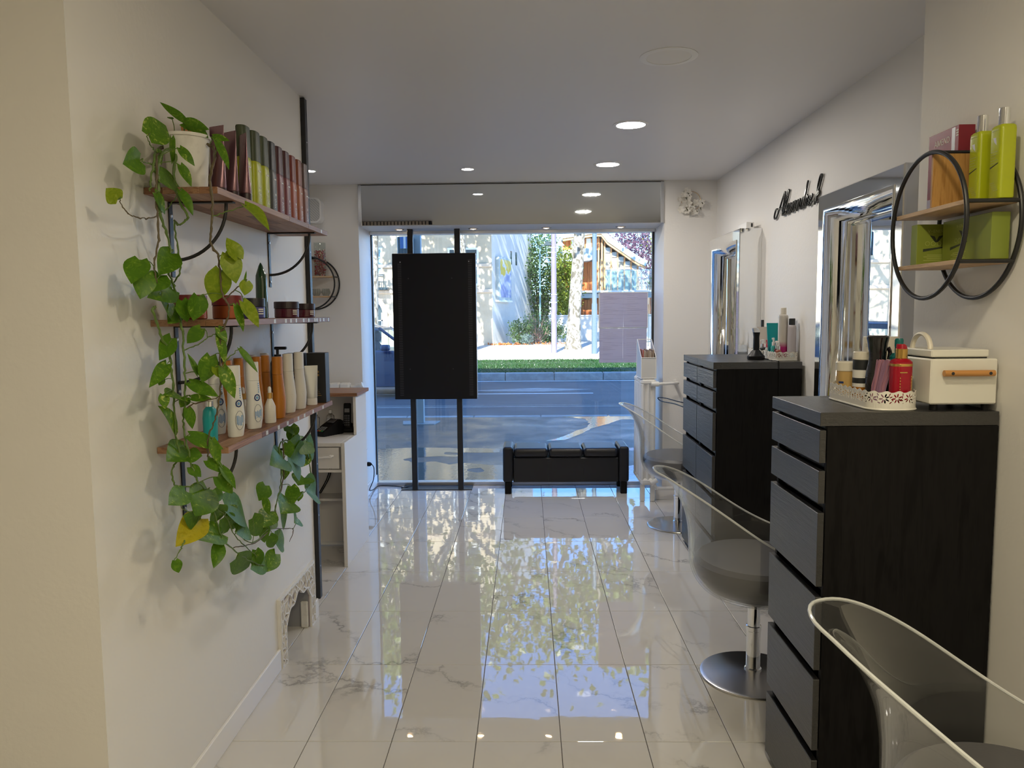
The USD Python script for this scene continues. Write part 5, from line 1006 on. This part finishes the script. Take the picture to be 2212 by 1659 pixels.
c1 = chest('narrow black oak chest of drawers between the two chrome mirrors, near half of the pair', B1X, B1Y, B1W, None)
dup(c1, (B1X, B1Y+B1W+.002, 0), 0, 'narrow black oak chest of drawers next to the far mirror, far half of the pair')

# chrome mirrors
def mirror(label, y0, y1, z0, z1):
    t = thing('wall_mirror', label, 'mirror', (RX-.001, 0, 0)); a = np.linspace(0, 1, 13)
    prof = [(0, 0), (0, .138), (.004, .142), (.066, .142)] + [(.068+.062*math.sin(q*PI/2), .146-.080*(1-math.cos(q*PI/2))) for q in a] + [(.132, .058), (.140, .058), (.144, .048), (.152, .044), (.152, .030)]
    V = []; F = []
    for u, w in prof: V += [(-w, y0+u, z0+u), (-w, y1-u, z0+u), (-w, y1-u, z1-u), (-w, y0+u, z1-u)]
    for i in range(len(prof)-1):
        for j in range(4):
            j2 = (j+1) % 4; F += [(i*4+j, (i+1)*4+j, (i+1)*4+j2), (i*4+j, (i+1)*4+j2, i*4+j2)]
    obj('frame', trimesh.Trimesh(V, F, process=False), 'chrome', t, label='wide chrome frame with a rounded inner roll')
    obj('mirror_glass', bx(-.036, -.030, y0+.145, y1-.145, z0+.145, z1-.145), 'mirror', t)
    obj('backing', bx(-.029, 0, y0+.01, y1-.01, z0+.01, z1-.01), 'black_plastic', t)
    return t
mirror('far chrome-framed mirror on the right wall, a small white box on its top', 5.045, 5.87, .80, 2.035)
mirror('near chrome-framed mirror on the right wall, beside the round shelf', 2.875, 3.70, .80, 2.035)
t = thing('router_box', 'small white electronic box lying on top of the far chrome mirror', 'router', (1.42, 5.10, 2.0365))
obj('case', rbox(0, .052, 0, .19, 0, .045, .005), 'white_plastic', t); obj('port', bx(.030, .042, -.0006, .0004, .012, .036), 'dark_gasket', t)

# lettering on the wall: own strokes for a slanted script
G = {'A': ([[(-.05, .40), (-.16, .36), (-.2, .12), (-.1, -.02), (.06, .1), (.30, .8), (.40, 1.0), (.43, .8), (.46, .1), (.56, .02)], [(.14, .34), (.48, .38)]], .52),
     'l': ([[(0, .1), (.15, .55), (.19, .95), (.12, 1.0), (.06, .8), (.05, .15), (.12, 0), (.22, .12)]], .20), 'e': ([[(0, .12), (.13, .2), (.18, .36), (.12, .42), (.05, .28), (.06, .08), (.14, 0), (.25, .12)]], .24),
     'x': ([[(0, .12), (.06, .40), (.13, .28), (.15, .08), (.24, .02)], [(.26, .41), (.14, .22), (.0, .0)]], .26), 'a': ([[(.20, .36), (.11, .42), (.03, .2), (.08, .0), (.17, .14), (.22, .40), (.20, .08), (.30, .08)]], .28),
     'n': ([[(0, .12), (.05, .41), (.05, .0), (.10, .30), (.18, .42), (.20, .30), (.20, .05), (.29, .08)]], .28), 'd': ([[(.20, .36), (.11, .42), (.03, .2), (.08, .0), (.17, .14), (.24, 1.0), (.21, .08), (.30, .08)]], .29),
     'r': ([[(0, .12), (.06, .46), (.09, .36), (.17, .38), (.16, .06), (.25, .08)]], .24), 'k': ([[(0, .1), (.15, .55), (.19, .95), (.12, 1.0), (.06, .8), (.05, .0), (.09, .28), (.18, .42), (.21, .33), (.10, .22), (.20, .0), (.30, .08)]], .3), ' ': ([], .16)}
ws = thing('wall_lettering', 'black script lettering on the right wall between the two mirrors', 'lettering', (0, 0, 0))
u = 0.0; SXL, SZL = .225, .132
for ch in 'Alexandre k':
    strokes, adv = G[ch]; ps = []
    for s in strokes:
        q = smoothpath(np.array([(u+x+.28*z, z, 0) for x, z in s]), 6); q = q*np.array([SXL, SZL, 1]); ps.append(LineString(q[:, :2]).buffer(.0040, 5))
    if ps: obj('letter', axes(extr(unary_union(ps), .008), (RX-.006, 4.735, 2.06), (0, -1, 0), (0, 0, 1), (-1, 0, 0)), 'black_gloss', ws)
    u += adv
pm('black_gloss', (.008, .008, .009), .12)

# round shelves
def round_shelf(label, loc, rz, R, d, zu, zl, div):
    """rings in the local xz plane, at y = 0 (front) and y = d (wall side)"""
    t = thing('round_shelf', label, 'shelf', loc, rz); a = np.linspace(0, 2*PI, 64, endpoint=False)
    for y in (0, d): obj('ring', tube([(R*math.cos(q), y, R*math.sin(q)) for q in a], .0062, 10, closed=True), 'black_metal', t)
    for z in (zu, zl):
        c = math.sqrt(R*R-z*z)-.007
        obj('shelf_board', bx(-c, c, .004, d-.004, z-.012, z, .001), 'pale_ply', t)
        for s in (-1, 1): obj('cross_bar', tube([(s*(c+.007), 0, z-.006), (s*(c+.007), d, z-.006)], .0055, 8), 'black_metal', t)
    ztop = math.sqrt(R*R-div*div)-.004
    obj('divider', bx(div-.005, div+.005, .004, d-.004, zu+.0003, ztop, .0008), 'bamboo', t, label='upright wooden divider')
    obj('cross_bar', tube([(div, 0, ztop+.004), (div, d, ztop+.004)], .0055, 8), 'black_metal', t)
    return t
round_shelf('round black-ringed shelf on the right wall holding lime bottles and boxes', (1.13, 2.24, 1.74), -90, .202, .140, .050, -.103, .012)
round_shelf('round black-ringed shelf on the front wall by the reception desk, holding a glass jar', (-1.713, 6.085, 1.757), 0, .204, .155, .056, -.100, -.03)
ZU, ZL = 1.7905, 1.6375
pm('amend_red', (.22, .008, .022), .32); pm('silver_print', (.55, .55, .56), .3, .5); pm('lime_box', (.22, .27, .035), .42); pm('lime_bottle2', (.40, .45, .012), .28); pm('dark_print', (.035, .045, .03), .4); pm('pale_lime_print', (.40, .44, .12), .5); pm('foil', (.60, .52, .58), .22, .7)
def on_nx(m, x, y, z): return axes(m, (x, y, z), (0, -1, 0), (0, 0, 1), (-1, 0, 0))     # drawn facing the room
def on_ny(m, x, y, z): return axes(m, (x, y, z), (1, 0, 0), (0, 0, 1), (0, -1, 0))      # drawn facing the viewer
t = thing('hair_product_box', 'tall crimson carton with white lettering on the upper tier of the right round shelf', 'box', (0, 0, 0))
obj('carton', bx(1.222, 1.268, 2.262, 2.425, ZU, ZU+.235, .001), 'amend_red', t)
obj('lettering', on_nx(meshkit.text_mesh('AMEND', .017, .0006), 1.222, 2.392, ZU+.196), 'white_print', t)
obj('silver_stripe', on_nx(bx(0, .018, 0, .23, 0, .0004), 1.222, 2.298, ZU+.002), 'silver_print', t)
obj('emblem', [on_nx(bx(.0, .012, k*.007, k*.007+.0045, 0, .0005), 1.222, 2.276, ZU+.205) for k in range(3)], 'white_print', t)
obj('foil_foot', on_nx(bx(0, .05, 0, .045, 0, .0006), 1.222, 2.424, ZU+.001), 'foil', t)
for x, y, l in ((1.222, 2.146, 'lime green square bottle with silver cap on the right round shelf, left one'), (1.232, 2.068, 'lime green square bottle with silver cap on the right round shelf, right one')):
    t = thing('lime_bottle', l, 'bottle', (x, y, ZU)); hb = .186
    obj('body', loft([(0, .0195, .024), (.003, .0215, .026), (hb-.012, .0215, .026), (hb-.004, .0205, .025), (hb, .017, .021)], 32, 5), 'lime_bottle2', t)
    obj('cap', cyl(.0135, hb, hb+.044, 28, b=.001), 'chrome', t, label='silver cap')
    tri = Polygon([(0, .02), (.012, .02), (.016, 0), (.006, .008)])
    obj('logo', [on_nx(extr(tri, .0004), -.0215, .008, .135)], 'silver_print', t)
    obj('printed_text', [on_nx(bx(0, .028-.003*(k % 3), -.007*k, -.007*k+.0022, 0, .0004), -.0215, .016, .118) for k in range(5)] + [on_nx(bx(0, .03, 0, .002, 0, .0004), -.0215, .017, .172)] + [on_nx(bx(.004*k, .004*k+.02, -.005*k-.02, -.005*k-.0185, 0, .0004), -.0215, .016, .06) for k in range(5)], 'pale_lime_print', t, kind='stuff')
    obj('dark_stroke', on_nx(extr(Polygon([(0, 0), (.034, .010), (.034, .012), (0, .004)]), .0004), -.0215, .017, .078), 'dark_print', t)
def green_box(label, x0, x1, y0, y1, h, face):
    t = thing('gift_box', label, 'box', (0, 0, 0))
    obj('carton', bx(x0, x1, y0, y1, ZL, ZL+h, .0012), 'lime_box', t)
    P = (lambda m, a, b_: on_nx(m, x0, y1-a, ZL+b_)) if face == 'x' else (lambda m, a, b_: on_ny(m, x0+a, y0, ZL+b_))
    w = (y1-y0) if face == 'x' else (x1-x0)
    obj('lettering', P(meshkit.text_mesh('V-ENERGY', .0085, .0004), w*.30, h-.024), 'pale_lime_print', t)
    obj('logo', P(extr(Polygon([(0, .02), (.014, .017), (.02, .004), (.026, .017), (.04, .02), (.024, 0), (.016, 0)]), .0005), w*.36, h-.052), 'dark_print', t)
    obj('dark_stroke', P(extr(Polygon([(0, 0), (.085, .016), (.085, .018), (0, .008)]), .0005), w*.18, .038), 'dark_print', t)
    obj('seal', [P(extr(Point(.0, 0).buffer(.0065, 14).difference(Point(0, 0).buffer(.0055, 14)), .0004), w*.30+.017*k, .062) for k in range(3)], 'pale_lime_print', t)
    obj('printed_text', [P(bx(.01*(k % 2), .075-.006*(k % 3), 0, .0018, 0, .0004), w*.2, .012+.0052*k) for k in range(4)], 'pale_lime_print', t, kind='stuff')
    return t
green_box('large lime green box on the lower tier of the right round shelf, front one', 1.218, 1.266, 2.078, 2.318, .122, 'x')
green_box('lime green box half hidden behind the large one on the right round shelf', 1.150, 1.252, 2.330, 2.366, .118, 'y')
# far shelf contents
pm('petal_red', (.42, .035, .05), .7); pm('petal_tan', (.50, .33, .20), .7)
t = thing('potpourri_jar', 'tall clear glass jar of dried red petals on the far round shelf', 'jar', (-1.64, 6.165, 1.8135))
obj('glass', lathe([(0, 0), (.046, 0), (.048, .004), (.048, .265), (.045, .265), (.045, .006), (0, .006)], 36), 'jar_glass', t)
rs = np.random.default_rng(3); q = rs.uniform(0, 2*PI, 700); rr = .040*np.sqrt(rs.uniform(0, 1, 700)); P = np.c_[rr*np.cos(q), rr*np.sin(q), rs.uniform(.012, .20, 700)]
obj('petals', tri_leaves(P[:450], .018, rs, .8), 'petal_red', t, kind='stuff', smooth=False); obj('petals', tri_leaves(P[450:], .016, rs, .8), 'petal_tan', t, kind='stuff', smooth=False)
glass_pane('jar_glass', (.93, .95, .94), .6, .04)
for x, l in ((-1.675, 'small faceted glass bowl on the far round shelf, left one'), (-1.60, 'small faceted glass bowl on the far round shelf, right one')):
    t = thing('glass_bowl', l, 'bowl', (x, 6.16, 1.6575))
    obj('bowl', lathe([(0, 0), (.020, 0), (.036, .028), (.026, .058), (.0245, .058), (.0345, .028), (.019, .002), (0, .002)], 6), 'jar_glass', t, smooth=False)
    a = np.arange(6)*PI/3
    obj('wire_edges', [tube([(.020*math.cos(k), .020*math.sin(k), .001), (.0365*math.cos(k), .0365*math.sin(k), .028), (.0265*math.cos(k), .0265*math.sin(k), .058)], .0009, 4) for k in a], 'dark_gasket', t)

# lace trays
def lace_tray(label, loc, w, l, r, h=.048, seed=1, flare=.0):
    t = thing('lace_tray', label, 'tray', loc); rng = random.Random(seed)
    ring = sbox(r, r, w-r, l-r).buffer(r, 10).exterior; L = ring.length
    n = max(int(round(L/.034)), 8); pitch = L/n; st = .62 if h > .04 else .6
    top = [(i*L/(n*8), h+.0035*abs(math.sin(i*PI/8))+.002*math.sin(i*PI/4)) for i in range(n*8+1)]
    band = Polygon([(0, 0)] + [(L, 0)] + top[::-1]); holes = []
    for k in range(n):
        cx = (k+.5)*pitch; cz = h*.68
        for q in range(7):
            a = q*2*PI/7+rng.uniform(-.2, .2); rr = h*.17
            holes.append(affinity.translate(affinity.rotate(affinity.scale(Point(0, 0).buffer(1, 5), h*.11, h*.040), math.degrees(a)), cx+rr*1.05*math.cos(a), cz+rr*math.sin(a)))
        for q in range(4):
            holes.append(affinity.translate(affinity.rotate(affinity.scale(Point(0, 0).buffer(1, 4), h*.085, h*.03), rng.uniform(0, 180)), k*pitch+rng.uniform(-.004, .004), h*(.45+.15*q)))
    lace = band.difference(unary_union(holes).intersection(sbox(0, h*.36, L, h*.97))); parts = []
    for k in range(int(L/.007)+1):
        s = lace.intersection(sbox(k*.007, -1, min((k+1)*.007, L), 1))
        for g_ in getattr(s, 'geoms', [s]):
            if g_.geom_type == 'Polygon' and g_.area > 1e-8: parts.append(trimesh.creation.extrude_polygon(g_, .0012, engine='earcut'))
    m = cat_(parts); v = np.array(m.vertices); uu = np.clip(v[:, 0], 0, L); c = np.array([ring.interpolate(q).coords[0] for q in uu]); c2 = np.array([ring.interpolate((q+.0005) % L).coords[0] for q in uu]); c1 = np.array([ring.interpolate((q-.0005) % L).coords[0] for q in uu])
    tg = c2-c1; tg /= np.linalg.norm(tg, axis=1, keepdims=True)+1e-12; nr = np.c_[tg[:, 1], -tg[:, 0]]
    m.vertices = np.c_[c+nr*v[:, 2:3], v[:, 1]]
    obj('lace_wall', m, 'tray_white', t, smooth=False, label='pierced floral edge'); obj('bottom', extr(Polygon(ring.coords), .002), 'tray_white', t)
    obj('foot_rim', tube([(*ring.interpolate(q).coords[0], .003) for q in np.linspace(0, L, 60, endpoint=False)], .003, 6, closed=True), 'tray_white', t)
    return t
pm('tray_white', (.76, .73, .66), .35)
lace_tray('white pierced-lace metal tray on the near black chest, holding the black sprayer', (.942, 2.118, 1.2304), .138, .345, .055, .050, 3)
lace_tray('white pierced-lace metal tray on the far chests, nearer one with the pink can', (1.368, 4.30, 1.2304), .130, .215, .02, .046, 5)
lace_tray('white pierced-lace metal tray behind the hair clipper, nearer the far mirror', (1.362, 4.56, 1.2304), .132, .26, .02, .046, 7)
ZT = 1.2328
# near tray contents
pm('amber_cream', (.55, .36, .13), .3); pm('lid_cream', (.72, .67, .57), .35); pm('pink_brush', (.42, .20, .26), .45, bump=(90, .002), stretch=(1, 1, .05)); pm('mauve_brush', (.30, .17, .27), .5); pm('red_bottle', (.34, .004, .018), .22); pm('gold', (.72, .45, .13), .22, 1.0); pm('teal_dark', (.004, .13, .13), .3); pm('black_gloss2', (.006, .006, .008), .08, coat_weight=.5); pm('amber_glass', (.33, .12, .01), .15)
t = thing('cream_jar', 'clear jar of yellow cream with white lid in the near lace tray', 'jar', (.988, 2.405, ZT))
obj('glass', lathe([(0, 0), (.029, 0), (.031, .003), (.031, .088), (.0, .088)], 32), 'amber_cream', t); obj('lid', lathe([(0, .088), (.033, .088), (.0335, .091), (.0335, .113), (.031, .116), (0, .117)], 36), 'lid_cream', t)
obj('label', [axes(bx(-.008, .008, .05, .056, 0, .0006), (-.031*.8, -.031*.6, 0), (.6, -.8, 0), (0, 0, 1), (-.8, -.6, 0))], 'navy_print', t)
t = thing('label_jar', 'small amber jar with black and white label bands behind the sprayer', 'jar', (1.005, 2.335, ZT))
obj('body', lathe([(0, 0), (.026, 0), (.0275, .003), (.0275, .045), (0, .045)], 28), 'amber_glass', t); obj('white_band', cyl(.0277, .045, .098, 28), 'white_print', t); obj('black_band', [cyl(.0279, .056, .072, 28), cyl(.0279, .096, .125, 28)], 'black_cap', t)
obj('lid', cyl(.0275, .125, .150, 28, b=.002), 'lid_cream', t)
t = thing('cream_tub', 'tall cream tub with grey lettering at the back, behind the black sprayer', 'tub', (1.105, 2.445, 1.2304))
obj('body', lathe([(0, 0), (.046, 0), (.048, .004), (.048, .125), (.0485, .126), (.0485, .142), (0, .142)], 36), 'lid_cream', t); obj('lid', lathe([(0, .142), (.051, .142), (.051, .19), (.049, .193), (0, .194)], 40), 'lid_cream', t)
obj('lettering', [axes(meshkit.text_mesh('INFUSION', .009, .0006), (1.105*0-.050*.707-.018, -.050*.707+.018, .163), (.707, -.707, 0), (0, 0, 1), (-.707, -.707, 0))], 'grey_print', t)
t = thing('spray_mister', 'glossy black waisted spray bottle standing in the near lace tray', 'spray bottle', (1.018, 2.268, ZT))
obj('body', lathe([(0, 0), (.029, 0), (.031, .003), (.0315, .08), (.030, .095), (.0255, .118), (.0235, .135), (.024, .152), (.0275, .178), (.0305, .193), (.030, .197), (.024, .2005), (0, .199)], 40), 'black_gloss2', t)
obj('body_seam', lathe([(.0312, .079), (.0319, .080), (.0312, .081)], 40), 'dark_plastic', t)
obj('trigger', tube(smoothpath([(.028, -.004, .165), (.034, -.004, .15), (.031, -.004, .13)], 4), .006, 8), 'black_gloss2', t)
t = thing('colour_brush', 'pink bristled brush leaning in the near lace tray beside the red bottle', 'brush', (1.002, 2.205, ZT))
rs = np.random.default_rng(5); br = []
for k in range(260):
    a, b_ = rs.uniform(-1, 1, 2); br.append(tube([(.016*a-.012, .012*b_, .004), (.016*a-.004+.002*rs.normal(), .012*b_, .06), (.021*a+.012, .014*b_, .128+.006*rs.uniform(-1, 1))], .0011, 3))
obj('bristles', cat_(br[:150]), 'pink_brush', t, kind='stuff'); obj('bristles', cat_(br[150:]), 'mauve_brush', t, kind='stuff')
obj('ferrule', rbox(-.029, .006, -.014, .014, 0, .012, .003), 'dark_plastic', t)
t = thing('red_bottle', 'red bottle with gold collar and cap in the near lace tray', 'bottle', (1.036, 2.162, ZT))
obj('body', loft([(0, .024, .022), (.003, .027, .0245), (.118, .028, .0255), (.130, .0275, .025), (.137, .020, .019), (.139, .014, .014)], 32, 2.6), 'red_bottle', t)
obj('gold_band', loft([(.118, .0283, .0258), (.119, .0285, .026), (.124, .0285, .026), (.125, .0282, .0257)], 32, 2.6), 'gold', t)
obj('cap', [cyl(.0155, .139, .166, 28, b=.0008)], 'gold', t, label='gold pump collar'); obj('pump_top', [loft([(.166, .0145, .0145), (.174, .0135, .0135), (.179, .010, .012, -.003, 0)], 24, 2)], 'red_bottle', t)
obj('gold_print', [on_ny(bx(-.014, .006, .1, .103, 0, .0005), 0, -.0254, 0)] + [on_ny(bx(-.014, -.0115, .02+.008*k, .024+.008*k, 0, .0005), 0, -.0254, 0) for k in range(9)] + [on_ny(bx(.017, .021, .01+.0042*k, .0122+.0042*k, 0, .0005), 0, -.0235, 0) for k in range(20)], 'gold', t, kind='stuff')
t = thing('teal_bottle', 'dark teal bottle with teal cap right behind the red bottle', 'bottle', (1.062, 2.232, ZT))
obj('body', loft([(0, .020, .020), (.003, .022, .022), (.140, .0225, .0225), (.150, .0155, .0155)], 28, 2.4), 'teal_dark', t); obj('cap', loft([(.150, .0105, .0105), (.165, .0105, .0105), (.172, .0115, .0115), (.187, .0115, .0115), (.192, .009, .010)], 24, 2.2), 'teal_dark', t)
t = thing('black_bottle', 'small black bottle at the near end of the lace tray right of the red bottle', 'bottle', (1.055, 2.30, ZT)); obj('body', lathe([(0, 0), (.018, 0), (.02, .003), (.02, .07), (.010, .082), (.010, .10), (0, .10)], 24), 'black_gloss2', t)
# white towel warmer box
t = thing('towel_warmer', 'white box-shaped warmer with a wooden front handle on the near chest', 'appliance', (1.093, 2.112, 1.2304)); W_, D_ = .180, .215
obj('body', bx(0, W_, 0, D_, .018, .142, .004), 'warmer_white', t); obj('lid', bx(.02, W_-.02, .02, D_-.02, .1425, .146), 'dark_gasket', t)
obj('lid_plate', bx(.006, W_-.018, .012, D_-.01, .146, .166, .003), 'warmer_white', t)
a = np.linspace(0, PI, 15); obj('lid_handle', tube([(.022, .10+.05*math.cos(q), .166+.042*math.sin(q)) for q in a], .0062, 8, flat=1.2), 'lid_cream', t)
obj('front_handle', [tube([(.028, -.014, .104), (.162, -.014, .104)], .0085, 12), tube([(.047, .0, .104), (.047, -.014, .104)], .006, 8), tube([(.146, .0, .104), (.146, -.014, .104)], .006, 8)], 'handle_wood', t, label='round wooden bar handle')
for x in (.048, .148): obj('screw_hole', mv(lathe([(0, .0012), (.004, .001), (.0045, 0)], 12), (x, -.0222, .104), rx=90), 'dark_gasket', t)
for x in (.02, W_-.02):
    for y in (.02, D_-.02): obj('foot', cyl(.010, 0, .018, 14, loc=(x, y, 0)), 'black_plastic', t)
pm('warmer_white', (.73, .71, .64), .35); pm('handle_wood', (.52, .24, .065), .4)
# far trays' contents
usdkit.material(stage, '/World/Looks/pink_fade', {'t': ('texture_coordinate', {}), 's': ('separate_xyz', {}), 'm': ('map_range', {'from_min': 0.0, 'from_max': .2}), 'r': ('rgb_ramp', {'ramp': [(0, (.42, .008, .13)), (.35, (.46, .02, .17)), (.52, (.60, .55, .48)), (1, (.62, .58, .52))]}), 'p': ('principled_bsdf', {'roughness': .25, 'metallic': .25})},
    [('t.object', 's.vector'), ('s.z', 'm.value'), ('m.result', 'r.fac'), ('r.color', 'p.base_color')], surface='p.BSDF')
def can(label, x, y, r, h, col, cap, hc, rc, z=ZT, name='spray_can'):
    t = thing(name, label, 'can', (x, y, z)); obj('body', lathe([(0, 0), (r*.96, 0), (r, .003), (r, h-.016), (r*.9, h-.006), (rc*1.02, h), (0, h)], 32), col, t); obj('cap', cyl(rc, h, h+hc, 24, b=.002), cap, t); return t
can('tall hairspray can fading from magenta to pale champagne', 1.434, 4.375, .0275, .255, 'pink_fade', 'lid_cream', .036, .0165)
t = can('pale lilac-grey spray can with black cap near the tray end', 1.470, 4.335, .0235, .195, 'grey_can', 'black_cap', .036, .017)
pm('grey_can', (.48, .44, .46), .35); pm('teal_tube', (.004, .26, .28), .3); pm('beige_tube', (.55, .48, .42), .4); pm('rose_glass', (.33, .09, .06), .25); pm('wine_glass', (.10, .012, .02), .25); pm('mint_bottle', (.05, .38, .34), .3); pm('ice_glass', (.60, .72, .75), .15); pm('coral', (.6, .10, .13), .4)
tube_('hair_tube', (1.404, 4.455, ZT), 'teal_tube', 'teal_tube', 'teal green squeeze tube standing upright in the far trays', h=.205, a=.016, b_=.026, rz=55, w2=.038, foot=.03)
tube_('hair_tube', (1.402, 4.64, ZT), 'beige_tube', 'white_plastic', 'pale beige squeeze tube behind the hair clipper', h=.18, a=.016, b_=.026, rz=55, w2=.036, foot=.03)
can('small white bottle with black spray cap behind the beige tube', 1.432, 4.75, .022, .165, 'white_bottle', 'black_cap', .055, .009, name='spray_bottle')
def pump(label, x, y, r, h, col, collar, z=ZT, head='white_plastic'):
    t = thing('pump_bottle', label, 'bottle', (x, y, z)); obj('body', lathe([(0, 0), (r*.95, 0), (r, .002), (r, h*.9), (r*.7, h), (0, h)], 24), col, t); obj('collar', cyl(r*.68, h, h+.02, 20, b=.001), collar, t); obj('pump_head', [cyl(r*.42, h+.02, h+.045, 16, b=.002), bx(-r*.75, r*.3, -r*.25, r*.25, h+.034, h+.044, .001)], head, t)
pump('black serum bottle with silver collar and white pump beside the clipper', 1.388, 4.585, .019, .062, 'black_cap', 'chrome'); pump('mint green mini spray bottle before the teal tube', 1.392, 4.405, .013, .078, 'mint_bottle', 'white_plastic')
pump('wine-red mini spray bottle between the mint and rose ones', 1.398, 4.367, .0125, .062, 'wine_glass', 'chrome'); pump('rose-brown mini spray bottle at the front of the far tray', 1.397, 4.332, .0155, .058, 'rose_glass', 'chrome')
pump('small coral-topped bottle beside the beige tube', 1.395, 4.53, .010, .062, 'white_bottle', 'coral', head='coral')
t = thing('nozzle_bottle', 'tiny pale blue clear bottle with a pointed nozzle at the tray corner', 'bottle', (1.468, 4.385-.107+.04, ZT)); obj('body', lathe([(0, 0), (.013, 0), (.013, .034), (.006, .040), (.0015, .068), (0, .068)], 18), 'ice_glass', t)
t = thing('hair_clipper', 'black cordless hair clipper upright on its round charging stand', 'hair clipper', (1.308, 4.45, 1.2304))
obj('stand', lathe([(0, 0), (.046, 0), (.049, .006), (.049, .02), (.045, .024), (.034, .036), (.024, .050), (.02, .054), (0, .055)], 40), 'black_plastic', t); obj('clipper_body', loft([(.05, .016, .017), (.07, .017, .018), (.13, .0155, .0165), (.155, .019, .019)], 20, 3), 'black_plastic', t)
obj('clipper_head', loft([(.1555, .018, .018), (.165, .019, .017, -.003, 0), (.180, .016, .009, -.008, 0)], 20, 4), 'alu', t, label='silver cutting head')
obj('power_cable', tube(smoothpath([(1.35, 4.43, 1.236), (1.375, 4.38, 1.2335), (1.35, 4.30, 1.2335), (1.36, 4.228, 1.2338), (1.365, 4.2175, 1.21), (1.37, 4.217, 1.0)], 6), .0024, 6), 'black_plastic', label='thin black cable of the hair clipper running over the chest edge', cat='cable')
obj('power_cable', tube(smoothpath([(1.10, 5.034, .905), (1.03, 5.2, .90), (.965, 5.4, .905), (.935, 5.54, .893), (.955, 5.5, .872), (1.01, 5.3, .876), (1.06, 5.12, .865), (1.11, 5.034, .85)], 7), .0035, 7), 'black_plastic', label='looped black cable sticking out behind the far chests', cat='cable')

# acrylic bar chairs
pts = np.array(smoothpath([(0, .336, 0), (.08, .337, 0), (.15, .347, 0), (.208, .374, 0), (.245, .42, 0), (.262, .47, 0), (.266, .53, 0), (.268, .58, 0), (.273, .63, 0), (.286, .69, 0), (.308, .745, 0), (.340, .80, 0), (.380, .845, 0), (.412, .862, 0)], 6))[:, :2]
seg = np.r_[0, np.cumsum(np.linalg.norm(np.diff(pts, axis=0), axis=1))]
def shell_mesh(nt=96, nl=40, th=.0075):
    O = []
    for k in range(nt):
        a = 2*PI*k/nt; c = (1-math.cos(a))/2; zr = .550+.312*c**2.0
        smax = float(np.interp(zr, pts[:, 1], seg)) if zr < .8615 else seg[-1]
        s = np.linspace(.02, smax, nl); r = np.interp(s, seg, pts[:, 0]); z = np.interp(s, seg, pts[:, 1])
        # the flare of the lip belongs to the back only
        r = r+.0*c; O.append(np.c_[r*math.cos(a), r*math.sin(a)*1.10, z])
    O = np.array(O)                                              # nt x nl x 3
    du = np.roll(O, -1, 0)-np.roll(O, 1, 0); dv = np.gradient(O, axis=1); N = np.cross(du, dv); N /= np.linalg.norm(N, axis=2, keepdims=True)+1e-12
    if N[0, nl//2, 0] < 0: N = -N
    I = O-N*th; rim = (O[:, -1]+I[:, -1])/2+dv[:, -1]/np.linalg.norm(dv[:, -1], axis=1, keepdims=True)*th*.45
    L = [O[:, i] for i in range(nl)]+[rim]+[I[:, nl-1-i] for i in range(nl)]; V = np.vstack(L); F = []; m = len(L)
    for i in range(m-1):
        for k in range(nt):
            k2 = (k+1) % nt; F += [(i*nt+k, i*nt+k2, (i+1)*nt+k2), (i*nt+k, (i+1)*nt+k2, (i+1)*nt+k)]
    c0, c1 = len(V), len(V)+1; V = np.vstack([V, [[0, 0, .336]], [[0, 0, .336+th]]])
    for k in range(nt):
        k2 = (k+1) % nt; F += [(c0, k2, k), (c1, (m-1)*nt+k, (m-1)*nt+k2)]
    t = trimesh.Trimesh(V, F, process=False)
    if t.volume < 0: t.invert()
    return t, rim
SHELL, RIM = shell_mesh()
ch = thing('acrylic_chair', 'clear acrylic swivel bar chair facing the near mirror', 'chair', (.925, 3.105, 0), -4)
obj('shell', SHELL, 'acrylic', ch, label='clear moulded acrylic seat shell', smooth=True)
obj('shell_rim', tube(RIM, .0042, 8, closed=True), 'acrylic_edge', ch, label='bright polished edge of the shell')
obj('seat_cushion', lathe([(0, .3445), (.14, .356), (.195, .382), (.232, .425), (.247, .468), (.243, .492), (.225, .508), (.12, .516), (0, .517)], 64, sy=1.08), 'seat_grey', ch)
obj('base_plate', lathe([(0, 0), (.212, 0), (.215, .004), (.213, .009), (.20, .0125), (.06, .026), (.045, .030), (0, .030)], 72), 'steel_brushed', ch)
obj('gas_column', [lathe([(0, .029), (.034, .029), (.034, .036), (.029, .040), (.029, .205), (.0255, .206), (.0255, .318), (0, .318)], 36), lathe([(.029, .195), (.031, .197), (.031, .215), (.0255, .217)], 36)], 'chrome', ch)
obj('seat_mount', [lathe([(0, .316), (.05, .316), (.075, .322), (.08, .3345), (0, .3345)], 36)], 'chrome', ch)
dup(ch, (1.055, 5.388, 0), -7.5, 'clear acrylic swivel bar chair facing the far mirror')
dup(ch, (.992, 1.487, 0), -18, 'clear acrylic bar chair in the near right corner of the view')

# ---------------------------------------------------------------- bind the materials
for p_, m_ in BIND: UsdShade.MaterialBindingAPI.Apply(p_).Bind(UsdShade.Material.Get(stage, '/World/Looks/' + m_))
